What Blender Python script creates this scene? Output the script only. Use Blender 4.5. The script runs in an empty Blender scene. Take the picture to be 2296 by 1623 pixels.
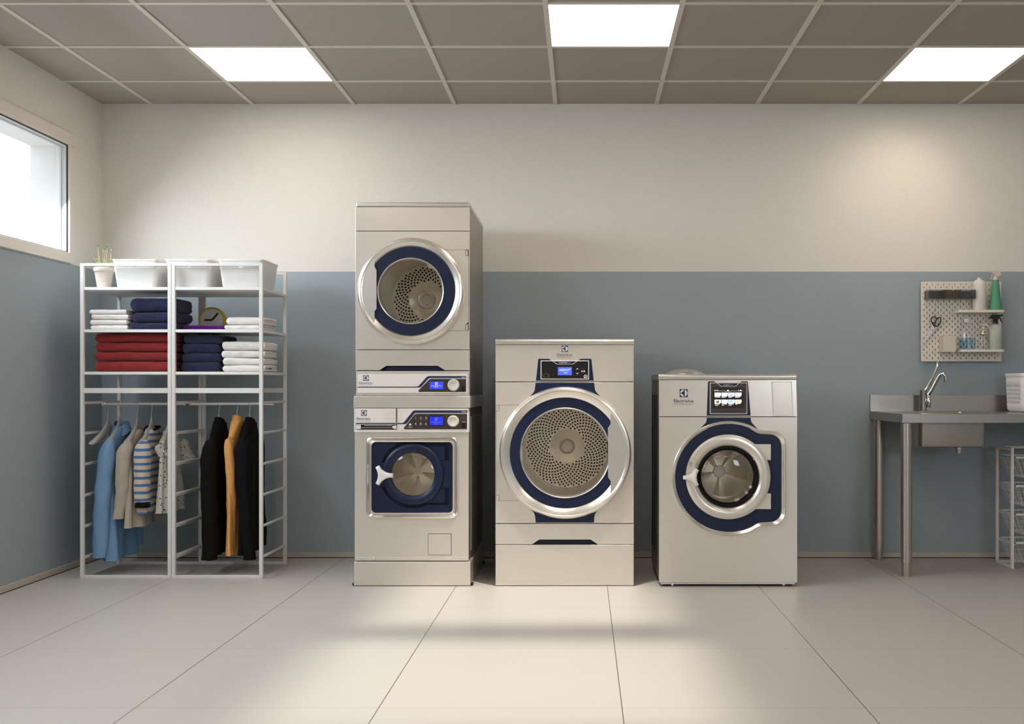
import bpy, bmesh, math, random
from math import sin, cos, pi, sqrt, radians
from mathutils import Vector, Matrix, noise
from mathutils.geometry import tessellate_polygon

S = bpy.context.scene
C = S.collection

# ------------------------------------------------------------------ camera, world, lights, exposure
F, CX, CY, EYE = 2408.0, 1307.0, 867.0, 1.017      # survey of the photograph: focal length, principal point, eye height (m)
cam_d = bpy.data.cameras.new('camera'); cam = bpy.data.objects.new('camera', cam_d); C.objects.link(cam)
cam_d.sensor_fit = 'HORIZONTAL'; cam_d.sensor_width = 36; cam_d.lens = 36 * F / 2296
cam_d.shift_x = (1148 - CX) / 2296; cam_d.shift_y = (CY - 811.5) / 2296
cam.location = (0, 0, EYE); cam.rotation_euler = (pi / 2, 0, 0)
cam_d.clip_start = 0.05; cam_d.clip_end = 200
S.camera = cam
S.view_settings.view_transform = 'Standard'; S.view_settings.look = 'None'
S.view_settings.gamma = 1; S.view_settings.use_curve_mapping = False
S.view_settings.exposure = 0.3
S.cycles.transparent_max_bounces = 24

WORLD_STRENGTH = 2.2
PANEL_STRENGTH = 6.3
w = bpy.data.worlds.new('sky'); S.world = w; w.use_nodes = True
bg = w.node_tree.nodes['Background']; bg.inputs[0].default_value = (0.86, 0.94, 1.0, 1); bg.inputs[1].default_value = WORLD_STRENGTH
nt = w.node_tree; tc = nt.nodes.new('ShaderNodeTexCoord'); sx = nt.nodes.new('ShaderNodeSeparateXYZ'); mr = nt.nodes.new('ShaderNodeMapRange'); mxw = nt.nodes.new('ShaderNodeMix')
mr.inputs['From Min'].default_value = -.06; mr.inputs['From Max'].default_value = .10; mxw.data_type = 'RGBA'
mxw.inputs[6].default_value = (.30, .28, .25, 1); mxw.inputs[7].default_value = (.86, .94, 1.0, 1)          # ground below, bright overcast sky above
nt.links.new(tc.outputs['Generated'], sx.inputs[0]); nt.links.new(sx.outputs[2], mr.inputs[0]); nt.links.new(mr.outputs[0], mxw.inputs[0]); nt.links.new(mxw.outputs[2], bg.inputs[0])

# room (metres): x across, y into the room, z up
XL, XR, YB, YF, H = -2.862, 3.35, 6.39, -1.9, 2.70
WY0, WY1, WZ0, WZ1 = 1.20, 5.962, 1.762, 2.358       # window opening in the left wall
TWO_TONE = 1.702

FX0, FX1, FZ0, FZ1 = 2.45, 3.26, 1.35, 2.40          # added fill window, in the unseen wall behind the camera
def window_lamp(loc, aim, sx, sy, watt, spread):
    d = bpy.data.lights.new('daylight_or_fill', 'AREA'); d.shape = 'RECTANGLE'; d.size = sx; d.size_y = sy; d.energy = watt; d.color = (.82, .91, 1.0); d.spread = radians(spread)
    o = bpy.data.objects.new('daylight_or_fill', d); C.objects.link(o); o.location = loc
    z = -Vector(aim).normalized(); x = Vector((0, 1, 0)) if abs(aim[0]) > abs(aim[1]) else Vector((1, 0, 0)); x = (x - z * x.dot(z)).normalized(); y = z.cross(x)
    o.rotation_euler = Matrix((x, y, z)).transposed().to_euler()
window_lamp((XL + .004, (WY0 + WY1) / 2, (WZ0 + WZ1) / 2), (1, 0, -.75), WY1 - WY0 - .04, WZ1 - WZ0 - .06, 60, 160)
window_lamp(((FX0 + FX1) / 2, YF + .004, (FZ0 + FZ1) / 2), (-.2, 1, -.1), FX1 - FX0 - .04, FZ1 - FZ0 - .06, 24, 170)  # fill lamp at the added window, brightens the machine fronts

def X(px, D): return (px - CX) * D / F
def Z(py, D): return EYE + (CY - py) * D / F

# ------------------------------------------------------------------ materials
def lin(c):
    c = c / 255.0
    return c / 12.92 if c <= 0.04045 else ((c + 0.055) / 1.055) ** 2.4
def rgb(*c): return (lin(c[0]), lin(c[1]), lin(c[2]), 1)

def node(nt, t, **kw):
    n = nt.nodes.new(t)
    for k, v in kw.items(): setattr(n, k, v)
    return n

def mat(name, col, rough=0.5, metal=0.0, spec=0.5, bump=None, vary=None, emit=None, coat=0.0, sheen=0.0, aniso=None, sss=0.0):
    m = bpy.data.materials.new(name); m.use_nodes = True
    nt = m.node_tree; b = nt.nodes['Principled BSDF']
    b.inputs['Base Color'].default_value = col
    b.inputs['Roughness'].default_value = rough; b.inputs['Metallic'].default_value = metal
    b.inputs['Specular IOR Level'].default_value = spec
    b.inputs['Coat Weight'].default_value = coat; b.inputs['Sheen Weight'].default_value = sheen
    if sss: b.inputs['Subsurface Weight'].default_value = sss; b.inputs['Subsurface Radius'].default_value = (0.02, 0.02, 0.02)
    if emit:
        b.inputs['Emission Color'].default_value = emit[0]; b.inputs['Emission Strength'].default_value = emit[1]
    tc = node(nt, 'ShaderNodeTexCoord')
    if vary:                                  # (scale, amount): soft mottling of the paint itself
        n = node(nt, 'ShaderNodeTexNoise'); n.inputs['Scale'].default_value = vary[0]; n.inputs['Detail'].default_value = 4
        nt.links.new(tc.outputs['Object'], n.inputs['Vector'])
        mx = node(nt, 'ShaderNodeMix', data_type='RGBA')
        a = [c * (1 - vary[1]) for c in col[:3]] + [1]; z = [min(1, c * (1 + vary[1])) for c in col[:3]] + [1]
        mx.inputs[6].default_value = a; mx.inputs[7].default_value = z
        nt.links.new(n.outputs['Fac'], mx.inputs[0]); nt.links.new(mx.outputs[2], b.inputs['Base Color'])
    if bump:                                  # (scale, strength, distance)
        n = node(nt, 'ShaderNodeTexNoise'); n.inputs['Scale'].default_value = bump[0]; n.inputs['Detail'].default_value = 3
        vec = tc.outputs['Object']
        if aniso:
            mp = node(nt, 'ShaderNodeMapping'); mp.inputs['Scale'].default_value = aniso
            nt.links.new(vec, mp.inputs['Vector']); vec = mp.outputs[0]
        nt.links.new(vec, n.inputs['Vector'])
        bp = node(nt, 'ShaderNodeBump'); bp.inputs['Strength'].default_value = bump[1]; bp.inputs['Distance'].default_value = bump[2]
        nt.links.new(n.outputs['Fac'], bp.inputs['Height']); nt.links.new(bp.outputs[0], b.inputs['Normal'])
    return m

def glass(name, tint=(1, 1, 1, 1), ior=1.45, rough=0.0, extra=0.0):
    """thin clear sheet: tinted see-through, mirror by Fresnel"""
    m = bpy.data.materials.new(name); m.use_nodes = True; nt = m.node_tree; nt.nodes.clear()
    o = node(nt, 'ShaderNodeOutputMaterial'); t = node(nt, 'ShaderNodeBsdfTransparent'); g = node(nt, 'ShaderNodeBsdfGlossy')
    t.inputs[0].default_value = tint; g.inputs['Roughness'].default_value = rough
    lw = node(nt, 'ShaderNodeLayerWeight'); lw.inputs[0].default_value = .5; f0 = ((ior - 1) / (ior + 1)) ** 2
    p5 = node(nt, 'ShaderNodeMath', operation='POWER'); p5.inputs[1].default_value = 5
    f = node(nt, 'ShaderNodeMath', operation='MULTIPLY_ADD'); f.inputs[1].default_value = 1 - f0; f.inputs[2].default_value = f0
    nt.links.new(lw.outputs['Facing'], p5.inputs[0]); nt.links.new(p5.outputs[0], f.inputs[0])
    a = node(nt, 'ShaderNodeMath', operation='ADD'); a.inputs[1].default_value = extra; a.use_clamp = True
    mx = node(nt, 'ShaderNodeMixShader')
    nt.links.new(f.outputs[0], a.inputs[0]); nt.links.new(a.outputs[0], mx.inputs[0])
    nt.links.new(t.outputs[0], mx.inputs[1]); nt.links.new(g.outputs[0], mx.inputs[2]); nt.links.new(mx.outputs[0], o.inputs[0])
    return m

def frosted(name, col, opacity):
    m = bpy.data.materials.new(name); m.use_nodes = True; nt = m.node_tree
    b = nt.nodes['Principled BSDF']; b.inputs['Base Color'].default_value = col; b.inputs['Roughness'].default_value = 0.3
    b.inputs['Alpha'].default_value = opacity
    return m

M = {}
M['cream'] = mat('cream_wall_paint', (.715, .675, .612, 1), .85, spec=.2, bump=(250, .55, .003), vary=(260, .11))
M['blue'] = mat('blue_wall_paint', (.33, .38, .405, 1), .7, spec=.3, bump=(250, .55, .003), vary=(260, .12))
M['trim'] = mat('window_trim_paint', (.72, .66, .59, 1), .6, spec=.3)
M['skirting'] = mat('skirting_board', (.50, .44, .37, 1), .6)
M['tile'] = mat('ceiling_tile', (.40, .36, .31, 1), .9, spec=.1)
M['tbar'] = mat('ceiling_grid_bar', (.66, .60, .53, 1), .5, spec=.3)
M['shadow_gap'] = mat('gap_shade', rgb(18, 16, 14), .8)  # near-black strips painted for the shade in gaps and grooves
M['steel'] = mat('brushed_steel_front', (.73, .675, .605, 1), .25, .55, bump=(60, .05, .001), aniso=(1, 1, 30))
M['steel_side'] = mat('shaded_steel_side', (.36, .34, .30, 1), .40, .75)  # cabinet steel darkened in colour for the shade on the sides
M['ring'] = mat('polished_door_ring', (.86, .82, .76, 1), .25, .92)
M['satin'] = mat('satin_metal', (.66, .635, .595, 1), .32, .9)
M['drum'] = mat('drum_steel', (.90, .84, .75, 1), .32, .30)
M['drum_plate'] = mat('drum_plate', (.93, .87, .78, 1), .30, .72)
M['hub'] = mat('drum_hub', (.90, .85, .79, 1), .38, .15)
M['navy'] = mat('navy_plastic', rgb(14, 26, 55), .38, spec=.35)
M['navy_dark'] = mat('navy_groove_shade', rgb(8, 16, 44), .5, spec=.35)  # darker navy that paints the shade in grooves and a handle recess
M['logo_navy'] = mat('navy_print', rgb(20, 32, 70), .5)
M['logo_light'] = mat('pale_print', (.66, .63, .58, 1), .5)
M['letter_grey'] = mat('grey_print', rgb(70, 70, 78), .5)
M['letter_white'] = mat('white_print', rgb(225, 222, 218), .5)
M['panel_white'] = mat('white_control_panel', rgb(226, 217, 210), .35, spec=.4)
M['fascia'] = mat('dark_fascia', rgb(58, 52, 46), .3)
M['black'] = mat('black_plastic', rgb(14, 13, 12), .3)
M['soft_black'] = mat('black_rubber', rgb(12, 11, 10), .7, spec=.2)
M['bezel'] = mat('brown_black_bezel', rgb(56, 46, 44), .35)
M['plastic'] = mat('white_plastic', rgb(232, 228, 224), .4, sss=.05)
M['knob'] = mat('knob_plastic', rgb(205, 196, 186), .45)
M['lcd'] = mat('blue_display', rgb(40, 50, 200), .3, emit=(rgb(52, 62, 225), .8))
M['lcd_dim'] = mat('blue_display_dim', rgb(30, 36, 170), .3, emit=(rgb(34, 40, 185), .7))
M['lcd_text'] = mat('display_text', rgb(220, 225, 255), .4, emit=(rgb(210, 215, 255), .8))
M['lcd_text_dim'] = mat('display_text_dim', rgb(120, 130, 225), .4, emit=(rgb(110, 120, 220), .6))
M['screen'] = mat('touch_screen', rgb(30, 26, 22), .15, emit=(rgb(40, 34, 28), .3))
M['screen_white'] = mat('screen_white', rgb(240, 240, 242), .3, emit=(rgb(240, 240, 244), .85))
M['clear'] = glass('clear_glass')
M['door_glass'] = glass('door_glass', (.98, .97, .95, 1))
M['bowl_glass'] = glass('door_bowl_glass', (.90, .87, .80, 1), 1.5, .02, .02)
M['pane'] = glass('window_pane', (.97, .99, 1, 1))
M['smoke'] = glass('smoked_plastic', (.62, .63, .65, 1), 1.5, .03, .02)
M['blue_liquid'] = glass('blue_liquid', (.74, .87, .96, 1), 1.33)
M['green_liquid'] = frosted('pale_green_liquid', rgb(196, 208, 180), .8)
M['rack'] = mat('white_powder_coat', rgb(218, 213, 208), .4, spec=.4)
M['shelf'] = mat('white_shelf', rgb(224, 220, 216), .45)
M['tub'] = mat('white_tub_plastic', rgb(218, 215, 211), .35, sss=.1)
M['pot'] = mat('ribbed_pale_pot', rgb(222, 208, 196), .7, bump=(30, .5, .01), aniso=(1, 1, 12), vary=(20, .06))
M['soil'] = mat('potting_soil', rgb(110, 80, 50), .9)
M['stem'] = mat('plant_stem', rgb(196, 186, 130), .6)
M['leaf'] = mat('plant_leaf', rgb(70, 140, 70), .5)
M['leaf_dark'] = mat('plant_leaf_tip', rgb(20, 130, 90), .5)
def cloth(name, c, **k): return mat(name, rgb(*c), .9, spec=.1, bump=(420, .6, .003), vary=(60, .10), sheen=.15, **k)
M['white_cloth'] = cloth('white_towel', (226, 220, 214)); M['navy_cloth'] = cloth('navy_towel', (38, 42, 66))
M['red_cloth'] = cloth('red_towel', (136, 44, 44)); M['purple_cloth'] = cloth('purple_cloth', (78, 8, 100))
M['navy_band'] = cloth('navy_towel_band', (30, 42, 96))
M['blue_shirt'] = mat('blue_satin_cotton', rgb(116, 152, 188), .5, spec=.35, bump=(90, .3, .004), vary=(40, .06))
M['beige_knit'] = cloth('beige_knit', (186, 174, 158)); M['black_cloth'] = mat('black_cloth', rgb(14, 12, 11), .8, spec=.15, bump=(90, .3, .003))
M['orange_cloth'] = mat('orange_cotton', rgb(222, 160, 92), .65, spec=.25, bump=(90, .35, .004), vary=(40, .08))
M['yellow'] = mat('yellow_clock_rim', rgb(205, 170, 30), .35)
M['clock_face'] = mat('clock_face', rgb(226, 222, 218), .5)
M['hand'] = mat('clock_hand', rgb(48, 48, 44), .5)
M['hanger'] = mat('grey_hanger', rgb(178, 172, 164), .5); M['chrome'] = mat('chrome', (.58, .555, .52, 1), .10, 1.0)
M['wire'] = mat('grey_wire', (.55, .52, .48, 1), .3, .9)
M['table_steel'] = mat('sink_table_steel', (.43, .395, .36, 1), .30, .95, bump=(80, .04, .001), aniso=(1, 30, 1))
M['leg_steel'] = mat('tube_leg_steel', (.56, .50, .45, 1), .30, .95)
M['peg'] = mat('pegboard_white', rgb(222, 212, 200), .5); M['box_white'] = mat('box_beige', rgb(212, 200, 184), .6)
M['bottle_white'] = frosted('frosted_white_bottle', rgb(224, 218, 208), .92)
M['green'] = mat('green_bottle', rgb(84, 148, 116), .45); M['trigger'] = mat('trigger_white', rgb(205, 192, 178), .5)
M['frost'] = frosted('frosted_clear_bottle', rgb(214, 220, 208), .45)
M['wood'] = mat('clothespin_wood', rgb(150, 105, 68), .7, vary=(60, .2))
M['blade'] = mat('scissor_blade', (.68, .67, .65, 1), .30, .6)
M['brass'] = mat('pump_metal', (.80, .72, .58, 1), .15, 1.0)
M['reveal'] = mat('outer_reveal', rgb(232, 230, 228), .8)
M['alu'] = mat('window_frame_white', rgb(214, 216, 216), .4)
M['gasket'] = mat('window_gasket', rgb(8, 8, 8), .6)
M['diffuser'] = mat('light_diffuser', (1, .93, .86, 1), .5, emit=((1, .90, .80, 1), PANEL_STRENGTH))

def floor_material():
    m = bpy.data.materials.new('floor_tiles'); m.use_nodes = True; nt = m.node_tree; b = nt.nodes['Principled BSDF']
    b.inputs['Roughness'].default_value = .42; b.inputs['Specular IOR Level'].default_value = .35
    g = node(nt, 'ShaderNodeNewGeometry'); sx = node(nt, 'ShaderNodeSeparateXYZ'); nt.links.new(g.outputs['Position'], sx.inputs[0])
    def line(sock, off, half):
        a = node(nt, 'ShaderNodeMath', operation='SUBTRACT'); a.inputs[1].default_value = off; nt.links.new(sock, a.inputs[0])
        p = node(nt, 'ShaderNodeMath', operation='PINGPONG'); p.inputs[1].default_value = .771 / 2; nt.links.new(a.outputs[0], p.inputs[0])
        l = node(nt, 'ShaderNodeMath', operation='LESS_THAN'); l.inputs[1].default_value = half; nt.links.new(p.outputs[0], l.inputs[0])
        return l.outputs[0]
    lx = line(sx.outputs[0], .124, .0016); ly = line(sx.outputs[1], 4.947, .0014)
    n = node(nt, 'ShaderNodeTexNoise'); n.inputs['Scale'].default_value = 1.3; n.inputs['Detail'].default_value = 5
    nt.links.new(g.outputs['Position'], n.inputs['Vector'])
    mx = node(nt, 'ShaderNodeMix', data_type='RGBA'); mx.inputs[6].default_value = (.455, .42, .38, 1); mx.inputs[7].default_value = (.485, .45, .405, 1)
    nt.links.new(n.outputs['Fac'], mx.inputs[0])
    m1 = node(nt, 'ShaderNodeMix', data_type='RGBA'); nt.links.new(ly, m1.inputs[0]); nt.links.new(mx.outputs[2], m1.inputs[6]); m1.inputs[7].default_value = (.33, .295, .25, 1)
    m2 = node(nt, 'ShaderNodeMix', data_type='RGBA'); nt.links.new(lx, m2.inputs[0]); nt.links.new(m1.outputs[2], m2.inputs[6]); m2.inputs[7].default_value = (.10, .085, .07, 1)
    nt.links.new(m2.outputs[2], b.inputs['Base Color'])
    return m
M['floor'] = floor_material()

def striped(name):
    m = cloth(name, (208, 190, 172)); nt = m.node_tree; b = nt.nodes['Principled BSDF']
    tc = node(nt, 'ShaderNodeTexCoord'); s = node(nt, 'ShaderNodeSeparateXYZ'); nt.links.new(tc.outputs['Object'], s.inputs[0])
    wv = node(nt, 'ShaderNodeTexNoise'); wv.inputs['Scale'].default_value = 9; nt.links.new(tc.outputs['Object'], wv.inputs['Vector'])
    a = node(nt, 'ShaderNodeMath', operation='MULTIPLY_ADD'); a.inputs[1].default_value = .012; nt.links.new(wv.outputs['Fac'], a.inputs[0]); nt.links.new(s.outputs[2], a.inputs[2])
    d = node(nt, 'ShaderNodeMath', operation='DIVIDE'); d.inputs[1].default_value = .0385; nt.links.new(a.outputs[0], d.inputs[0])
    f = node(nt, 'ShaderNodeMath', operation='FRACT'); nt.links.new(d.outputs[0], f.inputs[0])
    l = node(nt, 'ShaderNodeMath', operation='LESS_THAN'); l.inputs[1].default_value = .40; nt.links.new(f.outputs[0], l.inputs[0])
    mx = node(nt, 'ShaderNodeMix', data_type='RGBA'); mx.inputs[6].default_value = rgb(214, 196, 178); mx.inputs[7].default_value = rgb(86, 122, 164)
    nt.links.new(l.outputs[0], mx.inputs[0]); nt.links.new(mx.outputs[2], b.inputs['Base Color'])
    return m
M['stripe'] = striped('striped_jersey')
def dotted(name):
    m = cloth(name, (206, 198, 186)); nt = m.node_tree; b = nt.nodes['Principled BSDF']
    tc = node(nt, 'ShaderNodeTexCoord'); v = node(nt, 'ShaderNodeTexVoronoi'); v.inputs['Scale'].default_value = 62
    nt.links.new(tc.outputs['Object'], v.inputs['Vector'])
    l = node(nt, 'ShaderNodeMath', operation='LESS_THAN'); l.inputs[1].default_value = .24; nt.links.new(v.outputs['Distance'], l.inputs[0])
    mx = node(nt, 'ShaderNodeMix', data_type='RGBA'); mx.inputs[6].default_value = rgb(212, 204, 192); mx.inputs[7].default_value = rgb(52, 48, 48)
    nt.links.new(l.outputs[0], mx.inputs[0]); nt.links.new(mx.outputs[2], b.inputs['Base Color'])
    return m
M['dots'] = dotted('dotted_cotton')

# ------------------------------------------------------------------ mesh building
def empty(name, loc, label, cat, group=None):
    o = bpy.data.objects.new(name, None); C.objects.link(o); o.location = loc; o.empty_display_size = .05
    o['label'] = label; o['category'] = cat
    if group: o['group'] = group
    return o
def tag(o, label, cat, group=None):
    o['label'] = label; o['category'] = cat
    if group: o['group'] = group
    return o
def struct(o): o['kind'] = 'structure'; return o
def origin(o):
    p = Vector((0, 0, 0))
    while o is not None: p += o.location; o = o.parent
    return p

class MB:
    def __init__(s): s.v, s.f, s.m, s.rb = [], [], [], False
    def add(s, vs, fs, mi=0):
        b = len(s.v); s.v += [tuple(p) for p in vs]; s.f += [tuple(i + b for i in f) for f in fs]; s.m += [mi] * len(fs); return s
    def box(s, x0, x1, y0, y1, z0, z1, mi=0):
        v = [(x, y, z) for x in (x0, x1) for y in (y0, y1) for z in (z0, z1)]
        return s.add(v, [(0, 1, 3, 2), (4, 6, 7, 5), (0, 4, 5, 1), (2, 3, 7, 6), (0, 2, 6, 4), (1, 5, 7, 3)], mi)
    def loft(s, loops, closed=True, cap0=False, cap1=False, mi=0):
        n = len(loops[0]); v = [p for l in loops for p in l]; f = []
        for i in range(len(loops) - 1):
            for j in range(n if closed else n - 1):
                k = (j + 1) % n; f.append((i * n + j, i * n + k, (i + 1) * n + k, (i + 1) * n + j))
        if cap0: f.append(tuple(range(n)))
        if cap1: f.append(tuple((len(loops) - 1) * n + j for j in range(n)))
        return s.add(v, f, mi)
    def lathe(s, prof, c, axis='z', n=64, mi=0, sx=1.0):
        loops = []
        for r, h in prof:
            l = []
            for i in range(n):
                a = 2 * pi * i / n
                if axis == 'y': l.append((c[0] + r * cos(a), c[1] + h, c[2] + r * sin(a)))
                elif axis == 'x': l.append((c[0] + h, c[1] + r * cos(a), c[2] + r * sin(a)))
                else: l.append((c[0] + r * sx * cos(a), c[1] + r * sin(a), c[2] + h))
            loops.append(l)
        return s.loft(loops, True, False, False, mi)
    def tube(s, pts, r, n=8, mi=0, caps=True, closed=False, flat=1.0):
        P = [Vector(p) for p in pts]; m = len(P); loops = []; nrm = None
        for i in range(m):
            if closed: t = P[(i + 1) % m] - P[i - 1]
            else: t = P[min(i + 1, m - 1)] - P[max(i - 1, 0)]
            t.normalize()
            if nrm is None:
                nrm = t.orthogonal().normalized()
                if abs(t.x) < .9 and flat != 1.0: nrm = (Vector((1, 0, 0)) - t * t.x).normalized()
            else: nrm = (nrm - t * nrm.dot(t)).normalized()
            bn = t.cross(nrm); rr = r[i] if isinstance(r, (list, tuple)) else r
            loops.append([P[i] + nrm * rr * cos(2 * pi * j / n) + bn * rr * flat * sin(2 * pi * j / n) for j in range(n)])
        if closed: loops.append(loops[0])
        return s.loft(loops, True, caps and not closed, caps and not closed, mi)
    def cyl(s, p0, p1, r, n=24, mi=0): return s.tube([p0, p1], r, n, mi)
    def plate(s, outer, y0, y1, holes=(), mi=0):
        """flat plate in the x-z plane, front face at y0, back at y1, with true holes"""
        loops = [list(outer)] + [list(h) for h in holes]
        tri = tessellate_polygon([[Vector((p[0], p[1], 0)) for p in l] for l in loops])
        pts = [p for l in loops for p in l]; n = len(pts)
        v = [(p[0], y0, p[1]) for p in pts] + [(p[0], y1, p[1]) for p in pts]
        f = [tuple(t) for t in tri] + [tuple(i + n for i in reversed(t)) for t in tri]
        b = 0
        for l in loops:
            k = len(l)
            for i in range(k): f.append((b + i, b + (i + 1) % k, b + (i + 1) % k + n, b + i + n))
            b += k
        return s.add(v, f, mi)
    def rbox(s, x0, x1, y0, y1, z0, z1, r, seg=2, mi=0):
        s.rb = True; bm = bmesh.new(); bmesh.ops.create_cube(bm, size=1)
        for v in bm.verts: v.co = Vector(((x0 + x1) / 2 + v.co.x * (x1 - x0), (y0 + y1) / 2 + v.co.y * (y1 - y0), (z0 + z1) / 2 + v.co.z * (z1 - z0)))
        bmesh.ops.bevel(bm, geom=bm.edges[:], offset=r, segments=seg, profile=.5, affect='EDGES')
        bm.verts.index_update(); s.add([v.co[:] for v in bm.verts], [[v.index for v in f.verts] for f in bm.faces], mi); bm.free(); return s
    def build(s, name, mats, parent=None, smooth=True, angle=48, bevel=None, solid=None, sub=0, recalc=True):
        me = bpy.data.meshes.new(name); off = origin(parent) if parent else Vector((0, 0, 0))
        me.from_pydata([tuple(Vector(p) - off) for p in s.v], [], s.f)
        for m in (mats if isinstance(mats, (list, tuple)) else [mats]): me.materials.append(m)
        me.polygons.foreach_set('material_index', s.m)
        if recalc:
            bm = bmesh.new(); bm.from_mesh(me); bmesh.ops.recalc_face_normals(bm, faces=bm.faces[:]); bm.to_mesh(me); bm.free()
        if smooth:
            me.shade_smooth(); me.set_sharp_from_angle(angle=radians(angle))
        o = bpy.data.objects.new(name, me); C.objects.link(o)
        if parent: o.parent = parent
        if bevel:
            b = o.modifiers.new('edge', 'BEVEL'); b.width = bevel; b.segments = 2; b.limit_method = 'ANGLE'; b.angle_limit = radians(40); b.harden_normals = True
        if s.rb and smooth: o.modifiers.new('flat_faces', 'WEIGHTED_NORMAL').keep_sharp = True
        if solid:
            d = o.modifiers.new('wall', 'SOLIDIFY'); d.thickness = solid; d.offset = 0
        if sub:
            d = o.modifiers.new('smooth', 'SUBSURF'); d.levels = sub; d.render_levels = sub
        return o

def circ(cx, cz, r, n=64, a0=0, a1=2 * pi, end=False):
    k = n + 1 if end else n
    return [(cx + r * cos(a0 + (a1 - a0) * i / n), cz + r * sin(a0 + (a1 - a0) * i / n)) for i in range(k)]
def rrect(x0, x1, z0, z1, r, n=6):
    p = []
    for cx, cz, a in ((x1 - r, z1 - r, 0), (x0 + r, z1 - r, 90), (x0 + r, z0 + r, 180), (x1 - r, z0 + r, 270)):
        p += circ(cx, cz, r, n, radians(a), radians(a + 90), True)
    return p
def loop3(l, y): return [(p[0], y, p[1]) for p in l]
def one(kind, *a, **k):  # one(kind, args...) -> MB
    m = MB(); getattr(m, kind)(*a, **k); return m

def text(s, x0, x1, z0, z1, y, m, parent, name='lettering', spacing=1.0, label=None):
    """lettering standing in the x-z plane, filling the box x0..x1, z0..z1, 0.5 mm proud"""
    cu = bpy.data.curves.new(name, 'FONT'); cu.body = s; cu.space_character = spacing; cu.extrude = .02; cu.resolution_u = 3
    t = bpy.data.objects.new(name, cu); C.objects.link(t)
    me = bpy.data.meshes.new_from_object(t.evaluated_get(bpy.context.evaluated_depsgraph_get()))
    C.objects.unlink(t); bpy.data.objects.remove(t); bpy.data.curves.remove(cu)
    xs = [v.co.x for v in me.vertices]; ys = [v.co.y for v in me.vertices]; zs = [v.co.z for v in me.vertices]
    off = origin(parent) if parent else Vector((0, 0, 0))
    for v in me.vertices:
        px = x0 + (v.co.x - min(xs)) / (max(xs) - min(xs)) * (x1 - x0)
        pz = z0 + (v.co.y - min(ys)) / (max(ys) - min(ys)) * (z1 - z0)
        py = y - .0006 * (v.co.z - min(zs)) / (max(zs) - min(zs))
        v.co = Vector((px, py, pz)) - off
    me.name = name; me.materials.clear(); me.materials.append(m)
    for p in me.polygons: p.material_index = 0
    o = bpy.data.objects.new(name, me); C.objects.link(o); o.parent = parent
    return o

def logo(cx, cz, s, y, parent):
    m = MB(); h = s / 2
    m.plate([(cx - h, cz - h), (cx + h, cz - h), (cx + h, cz + h), (cx - h, cz + h)], y - .0006, y + .0004)
    R = .455 * s
    a = math.acos(.13 * s / R)
    m.plate(circ(cx, cz, R, 20, -a, a, True), y - .0012, y - .0004, mi=1)
    for sg in (1, -1):                       # two petals left of the thin bar, meeting at the tip
        arc = [(cx + R * cos(t), cz + sg * R * sin(t)) for t in [radians(88) + (radians(176) - radians(88)) * i / 16 for i in range(17)]]
        p0, p1, p2 = arc[-1], (cx - .02 * s, cz + sg * .09 * s), arc[0]
        bz = [((1 - t) ** 2 * p0[0] + 2 * t * (1 - t) * p1[0] + t * t * p2[0], (1 - t) ** 2 * p0[1] + 2 * t * (1 - t) * p1[1] + t * t * p2[1]) for t in [i / 10 for i in range(1, 10)]]
        m.plate(arc + bz, y - .0012, y - .0004, mi=1)
    return m.build('logo', [M['logo_navy'], M['logo_light']], parent, smooth=False)

def copy_tree(o, parent=None):
    c = o.copy(); C.objects.link(c); c.parent = parent
    for ch in o.children: copy_tree(ch, c)
    return c

# ------------------------------------------------------------------ the room
T = .18
m = MB(); m.box(XL - T, XR + T, YB, YB + T, 0, TWO_TONE, 1); m.box(XL - T, XR + T, YB, YB + T, TWO_TONE, H, 0)
struct(m.build('wall_back', [M['cream'], M['blue']], smooth=False))
m = MB()
m.box(XL - T, XL, YF, YB, 0, TWO_TONE, 1); m.box(XL - T, XL, YF, YB, TWO_TONE, WZ0, 0); m.box(XL - T, XL, YF, YB, WZ1, H, 0)
m.box(XL - T, XL, YF, WY0, WZ0, WZ1, 0); m.box(XL - T, XL, WY1, YB, WZ0, WZ1, 0)
struct(m.build('wall_left', [M['cream'], M['blue']], smooth=False))
m = MB(); m.box(XR, XR + T, YF, YB, 0, TWO_TONE, 1); m.box(XR, XR + T, YF, YB, TWO_TONE, H, 0)
struct(m.build('wall_right', [M['cream'], M['blue']], smooth=False))
m = MB(); m.box(XL - T, FX0, YF - T, YF, 0, TWO_TONE, 1); m.box(XL - T, FX0, YF - T, YF, TWO_TONE, H, 0); m.box(FX1, XR + T, YF - T, YF, 0, TWO_TONE, 1); m.box(FX1, XR + T, YF - T, YF, TWO_TONE, H, 0)
m.box(FX0, FX1, YF - T, YF, 0, FZ0, 1); m.box(FX0, FX1, YF - T, YF, FZ1, H, 0)
struct(m.build('wall_front', [M['cream'], M['cream']], smooth=False))
struct(one('box', XL - T, XR + T, YF - T, YB + T, -.1, 0).build('floor', M['floor'], smooth=False))

GX, GY = -2.564, 4.710          # ceiling grid, 0.6 m module
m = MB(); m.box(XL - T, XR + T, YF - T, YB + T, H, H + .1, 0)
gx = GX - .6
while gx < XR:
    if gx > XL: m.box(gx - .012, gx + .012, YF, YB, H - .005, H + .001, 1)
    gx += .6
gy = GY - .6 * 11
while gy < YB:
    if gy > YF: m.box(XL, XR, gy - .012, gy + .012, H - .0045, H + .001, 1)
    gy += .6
struct(m.build('ceiling', [M['tile'], M['tbar']], smooth=False))

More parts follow.
